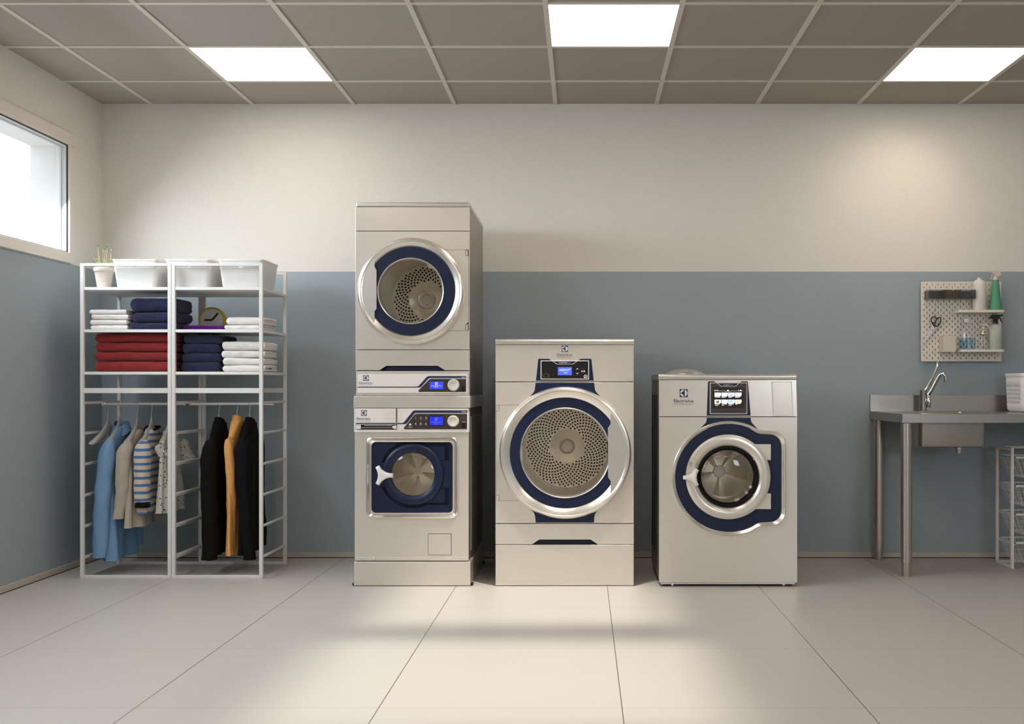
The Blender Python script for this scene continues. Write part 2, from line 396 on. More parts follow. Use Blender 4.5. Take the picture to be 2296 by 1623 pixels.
for nm, a in (('baseboard_back', (XL, XR, YB - .012, YB, .004, .034)), ('baseboard_left', (XL, XL + .012, YF, YB - .012, .004, .034)), ('baseboard_right', (XR - .012, XR, YF, YB - .012, .004, .034))):
    m = MB(); m.box(*a, 0); b = list(a); b[4], b[5] = 0, .0045; m.box(*b, 1)
    struct(m.build(nm, [M['skirting'], M['shadow_gap']], smooth=False))

# window in the left wall
win = bpy.data.objects.new('window_1', None); C.objects.link(win); win.location = (XL, (WY0 + WY1) / 2, WZ0); struct(win)
def ring_yz(m, x0, x1, y0, y1, z0, z1, t, mi=0):      # rectangular ring in the plane of the left wall
    m.box(x0, x1, y0, y1, z0, z0 + t, mi); m.box(x0, x1, y0, y1, z1 - t, z1, mi)
    m.box(x0, x1, y0, y0 + t, z0 + t, z1 - t, mi); m.box(x0, x1, y1 - t, y1, z0 + t, z1 - t, mi)
m = MB(); ring_yz(m, XL - .004, XL + .002, WY0, WY1, WZ0, WZ1, .004); m.build('gasket', M['gasket'], win, smooth=False)
m = MB(); ring_yz(m, XL - .030, XL - .004, WY0, WY1, WZ0, WZ1, .005); ring_yz(m, XL - .040, XL - .030, WY0, WY1, WZ0, WZ1, .012)
m.build('frame', M['alu'], win, smooth=False)
m = MB(); m.box(XL - .037, XL - .033, WY0 + .01, WY1 - .01, WZ0 + .01, WZ1 - .01); m.build('pane', M['pane'], win, smooth=False)
m = MB(); ring_yz(m, XL - .205, XL - .040, WY0 - .0, WY1 + .0, WZ0 - .0, WZ1 + .0, .004); m.build('reveal', M['reveal'], win, smooth=False)
m = MB(); m.box(XL, XL + .014, WY0 - .08, 6.045, WZ1 + .004, 2.428); m.box(XL, XL + .014, WY0 - .08, 6.0, TWO_TONE + .002, WZ0 - .002)
m.box(XL, XL + .014, WY1 + .001, 5.997, WZ0 - .002, WZ1 + .004); m.box(XL, XL + .014, WY0 - .08, WY0 - .001, WZ0 - .002, WZ1 + .004)
m.build('trim', M['trim'], win, bevel=.002)

fill_win = bpy.data.objects.new('fill_window', None); C.objects.link(fill_win); fill_win.location = ((FX0 + FX1) / 2, YF, FZ0); struct(fill_win)  # added window, unseen, carries the front fill lamp
m = MB(); m.box(FX0, FX1, YF - .06, YF - .02, FZ0, FZ0 + .04); m.box(FX0, FX1, YF - .06, YF - .02, FZ1 - .04, FZ1); m.box(FX0, FX0 + .04, YF - .06, YF - .02, FZ0 + .04, FZ1 - .04); m.box(FX1 - .04, FX1, YF - .06, YF - .02, FZ0 + .04, FZ1 - .04)
m.build('frame', M['alu'], fill_win, smooth=False); one('box', FX0 + .03, FX1 - .03, YF - .042, YF - .038, FZ0 + .03, FZ1 - .03).build('pane', M['pane'], fill_win, smooth=False)

# lit panels let into the ceiling grid, each with its own spot cone
def ceiling_light(x, y, label, spot=None):
    r = empty('ceiling_light', (x, y, H), label, 'ceiling light', 'lit ceiling panels')
    m = MB()
    for a in ((-.288, .288, -.288, -.276), (-.288, .288, .276, .288), (-.288, -.276, -.276, .276), (.276, .288, -.276, .276)):
        m.box(x + a[0], x + a[1], y + a[2], y + a[3], H - .003, H)
    m.build('frame', M['diffuser'], r, smooth=False)
    one('box', x - .276, x + .276, y - .276, y + .276, H - .0025, H).build('diffuser', M['diffuser'], r, smooth=False)
    for sp in spot or ():
        l = bpy.data.lights.new('panel_spot', 'SPOT'); l.energy = sp['watt']; l.spot_size = radians(sp['cone']); l.spot_blend = sp['blend']
        l.color = sp['color']; l.shadow_soft_size = .04
        o = bpy.data.objects.new('panel_spot', l); C.objects.link(o); o.parent = r; o.location = (sp['at'][0], sp['at'][1], -.02)
        d = Vector(sp['to']) - Vector((x + sp['at'][0], y + sp['at'][1], H - .02))
        zz = -d.normalized(); xx = (Vector((1, 0, 0)) - zz * zz.x).normalized(); o.rotation_euler = Matrix((xx, zz.cross(xx), zz)).transposed().to_euler()
        if sp.get('beam'):               # the fitting's own square beam: intensity over direction, like a photometric file
            l.use_nodes = True; nt = l.node_tree; em = nt.nodes['Emission']
            tc = node(nt, 'ShaderNodeTexCoord'); sx = node(nt, 'ShaderNodeSeparateXYZ'); nt.links.new(tc.outputs['Normal'], sx.inputs[0]); fac = []
            for k, (inner, outer) in zip((0, 1), sp['beam']):
                dv = node(nt, 'ShaderNodeMath', operation='DIVIDE'); nt.links.new(sx.outputs[k], dv.inputs[0]); nt.links.new(sx.outputs[2], dv.inputs[1])
                ab = node(nt, 'ShaderNodeMath', operation='ABSOLUTE'); nt.links.new(dv.outputs[0], ab.inputs[0])
                mr = node(nt, 'ShaderNodeMapRange', interpolation_type='SMOOTHSTEP'); mr.inputs['From Min'].default_value = inner; mr.inputs['From Max'].default_value = outer
                mr.inputs['To Min'].default_value = 1; mr.inputs['To Max'].default_value = 0; nt.links.new(ab.outputs[0], mr.inputs[0]); fac.append(mr.outputs[0])
            mu = node(nt, 'ShaderNodeMath', operation='MULTIPLY'); nt.links.new(fac[0], mu.inputs[0]); nt.links.new(fac[1], mu.inputs[1]); nt.links.new(mu.outputs[0], em.inputs['Strength'])
    return r
WARM = (1, .955, .86)
PX0, PY0 = GX + .3, GY + .3
ceiling_light(PX0 + .6, PY0 + .6, 'square lit ceiling panel above the clothes rack, leftmost of the three')
ceiling_light(PX0 + 2.4, PY0, 'square lit ceiling panel in the middle, over the large dryer',
              [dict(watt=225, cone=60, blend=.2, color=WARM, at=(-.2, .06), to=(-.26, 5.16, 0), beam=((.18, .31), (.15, .268)))])
ceiling_light(PX0 + 4.2, PY0 + .6, 'square lit ceiling panel over the sink side, rightmost of the three',
              [dict(watt=6.5, cone=80, blend=1.0, color=(1, .86, .55), at=(0, .15), to=(1.84, 6.39, 2.05))])
for dx, dy, sp in ((.6, -1.8, None), (2.4, -1.2, [dict(watt=225, cone=60, blend=.2, color=WARM, at=(-.2, -.06), to=(-.26, 3.74, 0), beam=((.20, .35), (.15, .264)))]), (4.2, -1.8, None), (2.4, -3.6, None), (.6, -4.2, None), (4.2, -4.2, None), (1.2, -5.4, None), (3.6, -5.4, None)):  # unseen panels; those without a spot cone are added as fill light
    ceiling_light(PX0 + dx, PY0 + dy, 'square lit ceiling panel added for its light, unseen above the frame', sp)

# ------------------------------------------------------------------ machines
def poly_ring_chord(cx, cz, r, xc, side, n=64):
    """circle of radius r cut off by the vertical line x = xc; side -1 keeps the part right of it, +1 the part left of it"""
    a = math.acos(max(-1, min(1, (xc - cx) / r)))
    if side < 0: return circ(cx, cz, r, n, -a, a, True)
    return circ(cx, cz, r, n, a, 2 * pi - a, True)

def phyllo(cx, cz, y, r0, r1, pitch, hole, mi):
    """rings of small round perforations in a swirl"""
    m = MB(); n = int(pi * (r1 * r1) / (pitch * pitch * .80)); g = pi * (3 - sqrt(5))
    for i in range(n):
        r = r1 * sqrt((i + .5) / n)
        if r < r0: continue
        m.plate(circ(cx + r * cos(i * g), cz + r * sin(i * g), hole, 8), y - .0006, y + .0002, mi=mi)  # flat dark discs painted for the shade inside open holes
    return m

def cabinet(name, x0, x1, z0, z1, y0, y1, root, m, t=.006):
    b = MB(); b.box(x0, x0 + t, y0, y1, z0, z1); b.box(x1 - t, x1, y0, y1, z0, z1); b.box(x0 + t, x1 - t, y0, y1, z1 - t, z1)
    b.box(x0 + t, x1 - t, y0, y1, z0, z0 + t); b.box(x0 + t, x1 - t, y1 - t, y1, z0 + t, z1 - t)
    return b.build(name, m, root, smooth=False)

def knob(cx, cz, r, y, root):
    m = MB(); m.lathe([(r, 0), (r, -.006), (r * .96, -.014), (r * .88, -.0165), (r * .70, -.0165), (r * .62, -.0145), (1e-7, -.0145)], (cx, y, cz), 'y', 40)
    return m.build('knob', M['knob'], root)

def clock_icon(cx, cz, r, y, root, mt):
    m = MB(); m.plate(circ(cx, cz, r, 20, radians(110), radians(110 - 320), True) + circ(cx, cz, r * .72, 20, radians(110 - 320), radians(110), True), y - .0006, y)
    m.plate([(cx - r * .55, cz + r * .55), (cx - r * .35, cz + r * .65), (cx + r * .15, cz), (cx - r * .1, cz - r * .2)], y - .0006, y)
    return m.build('clock_symbol', mt, root, smooth=False)

D1 = 5.48
# ---- front-loading washer, foot of the stack
px = lambda v: X(v, D1)
pz = lambda v: Z(v, D1)
YR = 6.22
r = empty('machine_plinth', (px(924), (D1 + YR) / 2, 0), 'low steel plinth under the stacked washer and dryer', 'plinth')
one('rbox', px(793.5), px(1055), D1 - .004, YR, pz(1314.6) + .004, pz(1258.8), .004).build('plinth_box', M['steel'], r)
for a in (px(800), px(1049)):
    for b in (D1 + .03, YR - .04): one('box', a - .025, a + .025, b - .02, b + .02, 0, .012).build('foot', M['black'], r, smooth=False)

ws = empty('washing_machine', (px(923), (D1 + YR) / 2, pz(1258.6)), 'front loading washer with navy square door surround, bottom of the stack', 'washing machine')
YF1 = D1
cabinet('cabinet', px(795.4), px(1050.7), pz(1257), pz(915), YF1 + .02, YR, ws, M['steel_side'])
# side skirt and cover plates
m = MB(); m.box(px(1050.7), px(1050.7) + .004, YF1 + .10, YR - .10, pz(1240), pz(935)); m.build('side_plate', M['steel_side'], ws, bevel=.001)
rc = (px(820), px(1027.7), pz(1163), pz(977.7))
gb = lambda u: px(820 + u / 7.727)
gz = lambda v: pz(970 + v / 7.727)
hole = rrect(gb(12), gb(1598), gz(1478), gz(72), .034)
m = MB(); m.plate(rrect(px(795.4), px(1050.7), pz(1257), pz(969.5), .003, 2), YF1, YF1 + .02, [hole]); m.build('front_panel', M['steel'], ws, angle=30)
# pressed metal surround: out, over and back in
def rr_ring(d, y): return loop3(rrect(gb(2) + d, gb(1603) - d, gz(1486) + d, gz(64) - d, max(.036 - d * .45, .012), 8), y)
m = MB(); m.loft([rr_ring(0, YF1 - .001), rr_ring(.003, YF1 - .007), rr_ring(.008, YF1 - .009), rr_ring(.022, YF1 + .008), rr_ring(.023, YF1 + .002), rr_ring(.028, YF1 + .001), rr_ring(.030, YF1 + .012), rr_ring(.030, YF1 + .03)])
m.build('door_surround', M['ring'], ws, angle=50)
cxd, czd = gb(815), gz(722)
back = rrect(gb(92), gb(1518), gz(1384), gz(160), .026)
R_open, R_disc, R_groove = 370 / 7.727 * D1 / F, 540 / 7.727 * D1 / F, 588 / 7.727 * D1 / F
# navy back plate with a groove running round the door and its hinge block
gro = circ(cxd, czd, R_groove, 48, radians(65), radians(295), True) + [(gb(1440), gz(1258)), (gb(1440), gz(190))]
m = MB(); m.plate(back, YF1 + .012, YF1 + .02, [gro]); m.build('door_backplate', M['navy'], ws, bevel=.002)
m = MB(); m.plate(circ(cxd, czd, R_groove + .004, 48, radians(65), radians(295), True) + [(gb(1450), gz(1265)), (gb(1450), gz(183))], YF1 + .026, YF1 + .03, [circ(cxd, czd, .112, 48)]); m.build('door_groove', M['navy_dark'], ws, smooth=False)
gx0 = gb(823); gz0 = gz(718)
m = MB(); m.lathe([(R_disc, .026), (R_disc, .006), (R_disc - .005, -.003), (R_disc - .018, -.008), (R_open + .012, -.003), (R_open + .002, .004), (R_open, .014)], (cxd, YF1, czd), 'y', 96)
door = m.build('door', M['navy'], ws, angle=40)
for v0, v1, v2 in ((240, 480, 340), (1215, 970, 1110)): one('plate', [(gb(1050), gz(v0)), (gb(1370), gz(v0)), (gb(1370), gz(v1)), (gb(1140), gz(v1)), (gb(1140), gz(v2))], YF1 + .006, YF1 + .026).build('hinge', M['navy'], ws, bevel=.002)
m = MB(); m.plate(rrect(gb(1200), gb(1442), gz(962), gz(486), .002), YF1 + .010, YF1 + .026); m.build('hinge_cover', M['navy'], ws, bevel=.002)
m = MB(); m.plate(rrect(gb(212), gb(330), gz(938), gz(515), .006), YF1 - .002, YF1 + .02); m.build('latch_block', M['navy'], ws, bevel=.004)
def tri_handle(cx, cz, s, y, th0, root, mt):
    base = []
    for k in range(3):
        a = th0 + 2 * pi * k / 3; b = a + 2 * pi / 3; w = .21
        A = (cos(a) - w * sin(a), sin(a) + w * cos(a)); B = (cos(b) + w * sin(b), sin(b) - w * cos(b)); q = a + pi / 3; K = (.20 * cos(q), .20 * sin(q))
        base += [(cos(a) * 1.03 + .6 * w * sin(a), sin(a) * 1.03 - .6 * w * cos(a)), (cos(a) * 1.03 - .6 * w * sin(a), sin(a) * 1.03 + .6 * w * cos(a))]
        base += [((1 - t) ** 2 * A[0] + 2 * t * (1 - t) * K[0] + t * t * B[0], (1 - t) ** 2 * A[1] + 2 * t * (1 - t) * K[1] + t * t * B[1]) for t in [i / 12 for i in range(13)]]
    def lp(k, yy): return [(cx + k * s * p[0], yy, cz + k * s * p[1]) for p in base]
    m = MB(); m.loft([lp(.86, y), lp(1, y - .004), lp(1, y - .014), lp(.94, y - .019), lp(.80, y - .022)], True, True, True)
    return m.build('handle', mt, root, angle=60)
tri_handle(gb(300), gz(737), 178 / 7.727 * D1 / F, YF1 - .002, 0, ws, M['plastic'])
m = MB(); prof = [(R_open + .001, .004)] + [(R_open * cos(t), .004 - .008 * sin(t)) for t in [radians(a) for a in (0, 15, 30, 45, 60, 75)]] + [(1e-7, -.004)]
m.lathe(prof, (cxd, YF1 + .004, czd), 'y', 64); m.build('door_glass', M['bowl_glass'], ws)
def star_drum(cx, cz, y0, y1, r0, r1, root, lobes, hub_r, hub_y):
    m = MB(); m.lathe([(r0, 0), (r1, .02), (r1, (y1 - y0)), (r1 * .98, (y1 - y0) + .012)], (cx, y0, cz), 'y', 72); m.build('drum', M['drum'], root)
    n = lobes * 16; loops = []
    for k, rr in enumerate((1.0, .93, .5, .12)):
        l = []
        for i in range(n):
            a = 2 * pi * i / n + .3; ph = (i % 16) / 16
            d = .020 * max(0, 1 - abs(ph - .5) * 5) * (1 if 0 < k < 3 else 0)
            l.append((cx + r1 * rr * cos(a), y1 - (0, .006, .016, .022)[k] - d, cz + r1 * rr * sin(a)))
        loops.append(l)
    m = MB(); m.loft(loops, True, False, True); m.build('drum_back', M['drum_plate'], root, angle=12)
    m = MB(); m.lathe([(hub_r, 0), (hub_r, -.012), (hub_r * .9, -.016), (1e-7, -.016)], (cx, hub_y, cz), 'y', 40); m.build('drum_hub', M['hub'], root)
star_drum(cxd, czd, YF1 + .03, 5.68, R_open + .003, .20, ws, 5, 67 / 7.727 * 5.66 / F, 5.672)
# filter door
m = MB(); m.plate(rrect(px(959.6), px(1012.4), pz(1244.3), pz(1195.9), .006), YF1 - .0006, YF1 + .001, mi=1); m.plate(rrect(px(960.6), px(1011.4), pz(1243.3), pz(1196.9), .005), YF1 - .003, YF1, mi=0)
m.build('filter_door', [M['steel'], M['shadow_gap']], ws, smooth=False)
m = MB(); m.rbox(px(797), px(1050), YF1 - .003, YF1 + .004, pz(1256.5), pz(1249.5), .0015)
for a in (838, 1009.5): m.lathe([(.0055, 0), (.0055, -.003), (.004, -.0045), (1e-7, -.0045)], (px(a), YF1 - .003, pz(1252.5)), 'y', 16)
m.build('kick_strip', M['steel'], ws)
# control panel of the washer
bx = lambda u: px(780 + u / 7.175)
bz = lambda v: pz(820 + v / 7.175)
m = MB(); m.rbox(bx(103), bx(1948), YF1 - .006, YF1 + .05, bz(1072), bz(680), .003); m.build('control_housing', M['panel_white'], ws)
yp = YF1 - .006
m = MB(); m.plate(rrect(bx(803), bx(1926), bz(1024), bz(690), .002, 3), yp - .002, yp + .001); m.build('control_panel', M['panel_white'], ws, bevel=.0008)
yq = yp - .002
def P(pts): return [(bx(u), bz(v)) for u, v in pts]
m = MB(); m.plate(P([(803, 919), (880, 919), (905, 908), (1040, 740), (1060, 720), (1090, 716), (1925, 716), (1925, 758), (1105, 758), (1080, 765), (950, 928), (925, 938), (803, 938)]), yq - .0006, yq); m.build('stripe', M['logo_navy'], ws, smooth=False)
m = MB(); m.plate(P([(905, 1008), (908, 992), (1075, 785), (1108, 770), (1920, 770), (1920, 1020), (918, 1020)]), yq - .0008, yq); m.build('fascia', M['fascia'], ws, smooth=False)
m = MB(); m.plate(rrect(bx(1305), bx(1555), bz(968), bz(800), .001, 2), yq - .002, yq, mi=0); m.plate(rrect(bx(1320), bx(1541), bz(956), bz(815), .0005, 2), yq - .0026, yq - .001, mi=1)
m.build('display', [M['black'], M['lcd_dim']], ws, smooth=False)
clock_icon(bx(1425), bz(858), .0072, yq - .0026, ws, M['lcd_text_dim'])
text('Normal Special 60min', bx(1342), bx(1508), bz(912), bz(896), yq - .0026, M['lcd_text_dim'], ws); text('SET time', bx(1395), bx(1455), bz(934), bz(920), yq - .0026, M['lcd_text_dim'], ws)
knob(bx(1700), bz(890), .0297, yq, ws)
for i, d in enumerate('123456'):
    u = (1094, 1178, 1260)[i % 3]; v = (840, 932)[i // 3]
    text(d, bx(u - (4 if d == '1' else 12)), bx(u + (2 if d == '1' else 12)), bz(v + 17), bz(v - 17), yq - .0008, M['letter_white'], ws, 'digit')
m = MB(); m.plate(P([(988, 958), (990, 935), (1002, 925), (1012, 925), (1024, 935), (1027, 958)]), yq - .0014, yq); m.build('wool_symbol', M['letter_white'], ws, smooth=False)
text('WOOL', bx(978), bx(1034), bz(979), bz(970), yq - .0008, M['letter_white'], ws); text('APPROVED', bx(966), bx(1044), bz(996), bz(985), yq - .0008, M['letter_white'], ws)
text('WH6-6', bx(1832), bx(1915), bz(749), bz(729), yq - .0006, M['letter_white'], ws)
m = MB(); m.plate(P([(1838, 905), (1897, 905), (1897, 898), (1838, 898)]), yq - .002, yq, mi=1); m.plate(P([(1842, 995), (1890, 995), (1890, 915), (1842, 915)]), yq - .004, yq, mi=0)
m.build('switch', [M['black'], M['knob']], ws, smooth=False)
m = MB(); m.plate(rrect(bx(1842), bx(1890), bz(855), bz(815), .001, 2), yq - .0011, yq, [rrect(bx(1846), bx(1886), bz(851), bz(819), .001, 2)]); m.build('button_outline', M['letter_grey'], ws, smooth=False)
# detergent drawer, pulled shut above its dark grip slot
m = MB(); m.plate(rrect(bx(128), bx(792), bz(1026), bz(683), .002, 3), yp - .0004, yp + .001, mi=1)
m.plate(P([(135, 1020), (135, 950), (215, 950), (215, 1014)]), yp - .006, yp, mi=0); m.plate(P([(722, 1000), (722, 965), (785, 955), (785, 1020)]), yp - .006, yp, mi=0)
m.box(bx(228), bx(720), yp - .008, yp, bz(1000), bz(990), 2); m.box(bx(268), bx(715), yp - .005, yp, bz(968), bz(955), 2)
m.build('drawer_slot', [M['panel_white'], M['black'], M['satin']], ws, smooth=False)
m = MB(); m.rbox(bx(135), bx(782), yp - .010, yp - .001, bz(946), bz(685), .0025)
dr = m.build('detergent_drawer', M['panel_white'], ws); yd = yp - .010
m = MB(); m.plate(P([(142, 935), (142, 917), (778, 917), (778, 935)]), yd - .0006, yd); m.build('stripe', M['logo_navy'], dr, smooth=False)
lg = logo(bx(268), bz(758), (bx(314) - bx(223)), yd, dr)
text('Electrolux', bx(155), bx(373), bz(869), bz(829), yd, M['logo_navy'], dr); text('PROFESSIONAL', bx(152), bx(375), bz(896), bz(883), yd, M['letter_grey'], dr, spacing=1.8)
m = MB()
for u in (640, 726):
    for v in (740, 842):
        m.plate(rrect(bx(u - 36), bx(u + 36), bz(v + 48), bz(v - 40), .003, 3), yd - .0005, yd, [rrect(bx(u - 34), bx(u + 34), bz(v + 46), bz(v - 38), .003, 3)])
        m.plate([(bx(u - 20), bz(v - 2)), (bx(u - 16), bz(v + 18)), (bx(u), bz(v + 27)), (bx(u + 16), bz(v + 18)), (bx(u + 20), bz(v - 2)), (bx(u + 16), bz(v - 2)), (bx(u + 12), bz(v + 15)), (bx(u), bz(v + 22)), (bx(u - 12), bz(v + 15)), (bx(u - 16), bz(v - 2))], yd - .0005, yd)
        m.plate(circ(bx(u), bz(v + 4), .0014, 10), yd - .0005, yd)
m.build('compartment_symbols', mat('faint_print', rgb(196, 188, 182), .5), dr, smooth=False)
# stacking band between the two machines
m = MB(); l0 = [(px(793.5), D1 - .010), (px(1054.5), D1 - .010), (px(1054.5), YR + .01), (px(793.5), YR + .01)]
l1 = [(px(795), D1 - .006), (px(1053.6), D1 - .006), (px(1053.6), YR + .01), (px(795), YR + .01)]
m.loft([[(a, b, pz(914)) for a, b in l0], [(a, b, pz(890)) for a, b in l0], [(a, b, pz(887)) for a, b in l1]], True, True, True)
m.build('stacking_band', M['steel'], ws, smooth=False)

# ---- tumble dryer on top
td = empty('tumble_dryer', (px(924), (D1 + YR) / 2, pz(887)), 'tumble dryer with round navy door stacked on top of the washer', 'tumble dryer')
cabinet('cabinet', px(798), px(1052.3), pz(886.6), pz(463), D1 + .02, YR, td, M['steel_side'])
for v, yy in ((527, 6.10), (585, 6.10), (641, 6.10), (698, 6.10), (755, 6.10), (721, 5.93), (792, 5.93), (801, 5.58)):
    m = MB(); m.lathe([(.004, 0), (.004, .0015), (1e-7, .002)], (px(1052.3), yy, EYE + (CY - v) * yy / F), 'x', 10); m.build('screw', M['satin'], td)
m = MB(); m.rbox(px(798.6), px(1053.4), D1 - .004, YR, pz(463.5), pz(454), .005, 3); m.build('top_cap', M['satin'], td)
one('rbox', px(797), px(1052.8), D1, D1 + .02, pz(517.4), pz(464), .0015).build('upper_panel', M['steel'], td)
tx, tz = px(921.5), pz(652.8)
m = MB(); m.plate([(px(797), pz(783.4)), (px(1052.6), pz(783.4)), (px(1052.6), pz(518.6)), (px(797), pz(518.6))], D1, D1 + .02, [circ(tx, tz, .236, 96)]); m.build('front_panel', M['steel'], td, angle=30, bevel=.001)
rec = [(851, 831), (864, 821.5), (867, 820), (981, 820), (984, 821.5), (997.5, 831)]
m = MB(); m.plate([(px(797.2), pz(830)), (px(797.2), pz(784.8)), (px(1053), pz(784.8)), (px(1053), pz(830))] + [(px(a), pz(min(b, 830))) for a, b in reversed(rec)], D1, D1 + .02); m.build('lower_panel', M['steel'], td, angle=30)
m = MB(); q = [(px(a), pz(b)) for a, b in rec]
m.loft([loop3(q, D1 - .0005), [(a + (.006 if i < 3 else -.006), D1 + .016, b - .003) for i, (a, b) in enumerate(q)]], False); m.plate([(px(850), pz(832)), (px(850), pz(818)), (px(999), pz(818)), (px(999), pz(832))], D1 + .017, D1 + .019)
m.build('handle_recess', M['navy'], td, smooth=False)
m = MB(); m.box(px(803), px(1049), D1 + .004, D1 + .012, pz(833), pz(830.4), 1); m.rbox(px(799), px(1053.2), D1 - .002, D1 + .006, pz(834), pz(832), .0008); m.build('lower_rail', [M['steel'], M['shadow_gap']], td)

def chord_door(root, cx, cz, R, Rn, Rg, xch, xnv, side, zn0, zn1, y, dback, rdisc, rcone, hub_o, hub_i, drum_r, pitch, hole):
    """ring door: polished rim, navy facing, flat grip segment, glass and the drum behind it; side=+1 grip on the left"""
    k = R
    m = MB(); m.lathe([(k, .000), (k, -.007), (k - .004, -.020), (k - .011, -.028), (k - .019, -.030), (k - .0215, -.027), (k - .0235, -.0285), (k - .042, -.021), (Rn + .004, -.013), (Rn, -.010), (Rn, .006)], (cx, y, cz), 'y', 128)
    m.build('door_rim', M['ring'], root, angle=28)
    out = poly_ring_chord(cx, cz, Rn + .0015, xch, -side, 80)
    s = side; e = abs(xnv - xch)
    # navy facing: chord with two small steps
    tip = [(xch, zn1 + e * 1.5), (xnv, zn1), (xnv, zn0), (xch, zn0 - e * 1.5)]
    loop = out + (tip if side > 0 else tip[::-1])
    m = MB(); m.plate(loop, y - .014, y - .004, [circ(cx, cz, Rg, 80)]); m.build('door_facing', M['navy'], root, angle=30, bevel=.001)
    hp = poly_ring_chord(cx, cz, k - .021, xch, side, 48); ins = [(xch, zn0 - e * 1.5), (xnv, zn0), (xnv, zn1), (xch, zn1 + e * 1.5)]
    hp = hp + (ins if side > 0 else ins[::-1])
    m = MB(); m.plate(hp, y - .0265, y - .012); m.build('door_grip', M['satin'], root, angle=30, bevel=.002)
    m = MB(); m.lathe([(Rg, -.0145), (Rg - .002, -.017), (Rg - .006, -.015), (Rg - .008, -.004), (Rg - .010, .004), (Rg - .012, .02), (Rg + .004, .03)], (cx, y, cz), 'y', 96); m.build('glass_rim', M['satin'], root)
    m = MB(); m.lathe([(Rg - .007, .0), (Rg * .7, -.002), (Rg * .3, -.0028), (1e-7, -.003)], (cx, y, cz), 'y', 64); m.build('door_glass', M['door_glass'], root)
    yb = dback - y
    m = MB(); m.lathe([(Rg + .003, .03), (drum_r - .01, .05), (drum_r, .06), (drum_r, yb - .12), (drum_r - .004, yb - .10), (rdisc + .012, yb - .006), (rdisc + .006, yb - .012), (rdisc, yb)], (cx, y, cz), 'y', 96)
    for a in (80, 200, 320):            # lifter ribs
        a = radians(a); ca, sa = cos(a), sin(a); q = []
        for t in (.09, yb - .13):
            q.append([(cx + (drum_r - d) * ca - w * sa, y + t, cz + (drum_r - d) * sa + w * ca) for d, w in ((.0, -.03), (.035, -.008), (.035, .008), (.0, .03))])
        m.loft(q, True, True, True)
    m.build('drum', M['drum'], root, angle=40)
    p = phyllo(cx, cz, y + yb - .0005, rcone + .006, rdisc - .006, pitch, hole, 1)
    p.lathe([(rdisc, 0), (rcone + .002, 0), (rcone, -.002), (rcone * .55, -.012), (1e-7, -.012)], (cx, y + yb, cz), 'y', 96)
    p.build('drum_back', [M['drum_plate'], M['soft_black']], root, angle=20)
    m = MB(); m.lathe([(hub_o, -.012), (hub_o, -.018), (hub_o - .003, -.022), (hub_o - .007, -.020), (hub_i + .006, -.016), (hub_i + .001, -.018), (hub_i, -.024)], (cx, y + yb, cz), 'y', 56)
    m.lathe([(hub_i, -.024), (hub_i, -.026), (hub_i - .002, -.028), (1e-7, -.028)], (cx, y + yb, cz), 'y', 56, mi=1)
    m.build('drum_hub', [M['satin'], M['hub']], root)
chord_door(td, tx, tz, .273, .2225, .170, px(842), px(846.3), 1, pz(692.5), pz(606), D1, 6.05, .190, .100, .052, .028, .25, .0190, .0056)
m = MB(); a = lambda u: px(780 + u / 3.958)
b = lambda v: pz(440 + v / 3.958)
m.plate([(a(860), b(1190)), (a(860), b(477)), (a(1045), b(477)), (a(1045), b(527)), (a(1070), b(532)), (a(1070), b(1115)), (a(1045), b(1140)), (a(1045), b(1190))], D1 - .002, D1 + .001)
m.plate([(a(860), b(1192.5)), (a(860), b(474)), (a(1072), b(474)), (a(1072), b(1192.5))], D1 - .0006, D1 + .0005, mi=1)
m.plate([(a(1047), b(1190)), (a(1047), b(1142)), (a(1066), b(1135)), (a(1066), b(1190))], D1 - .003, D1); m.plate([(a(1047), b(525)), (a(1047), b(480)), (a(1064), b(480)), (a(1064), b(528))], D1 - .003, D1)
m.plate([(a(1043), b(1190)), (a(1043), b(1140)), (a(1047), b(1136)), (a(1047), b(1190))], D1 - .0024, D1, mi=1); m.plate([(a(1043), b(529)), (a(1043), b(477)), (a(1047), b(477)), (a(1047), b(525))], D1 - .0024, D1, mi=1)
m.build('hinge_cover', [M['steel'], M['shadow_gap']], td, angle=30)
# dryer control panel
m = MB(); m.rbox(bx(132), bx(1955), D1 - .004, D1 + .04, bz(478), bz(100), .003); m.build('control_housing', M['steel'], td)
yp = D1 - .004
m = MB(); m.plate(rrect(bx(155), bx(1924), bz(436), bz(130), .003, 4), yp - .002, yp + .001); m.build('control_panel', M['panel_white'], td, bevel=.001)
yq = yp - .002
m = MB(); m.plate(P([(162, 350), (162, 335), (1110, 335), (1140, 325), (1268, 182), (1300, 165), (1907, 165), (1907, 198), (1322, 198), (1298, 208), (1185, 338), (1158, 350)]), yq - .0006, yq); m.build('stripe', M['logo_navy'], td, smooth=False)
m = MB(); m.plate(P([(1136, 408), (1142, 392), (1315, 218), (1340, 210), (1905, 210), (1905, 420), (1148, 420)]), yq - .0008, yq); m.build('fascia', M['fascia'], td, smooth=False)
m = MB(); m.plate(rrect(bx(1312), bx(1553), bz(393), bz(243), .001, 2), yq - .002, yq, mi=0); m.plate(rrect(bx(1322), bx(1540), bz(374), bz(255), .0005, 2), yq - .0026, yq - .001, mi=1)
m.build('display', [M['bezel'], M['lcd']], td, smooth=False)
clock_icon(bx(1427), bz(286), .0072, yq - .0026, td, M['lcd_text'])
text('Normal Special 60min', bx(1345), bx(1508), bz(331), bz(316), yq - .0026, M['lcd_text'], td); text('SET time', bx(1400), bx(1455), bz(350), bz(338), yq - .0026, M['lcd_text'], td)
knob(bx(1704), bz(310), .0305, yq, td)
text('TD6-7', bx(1832), bx(1900), bz(194), bz(176), yq - .0006, M['letter_white'], td)
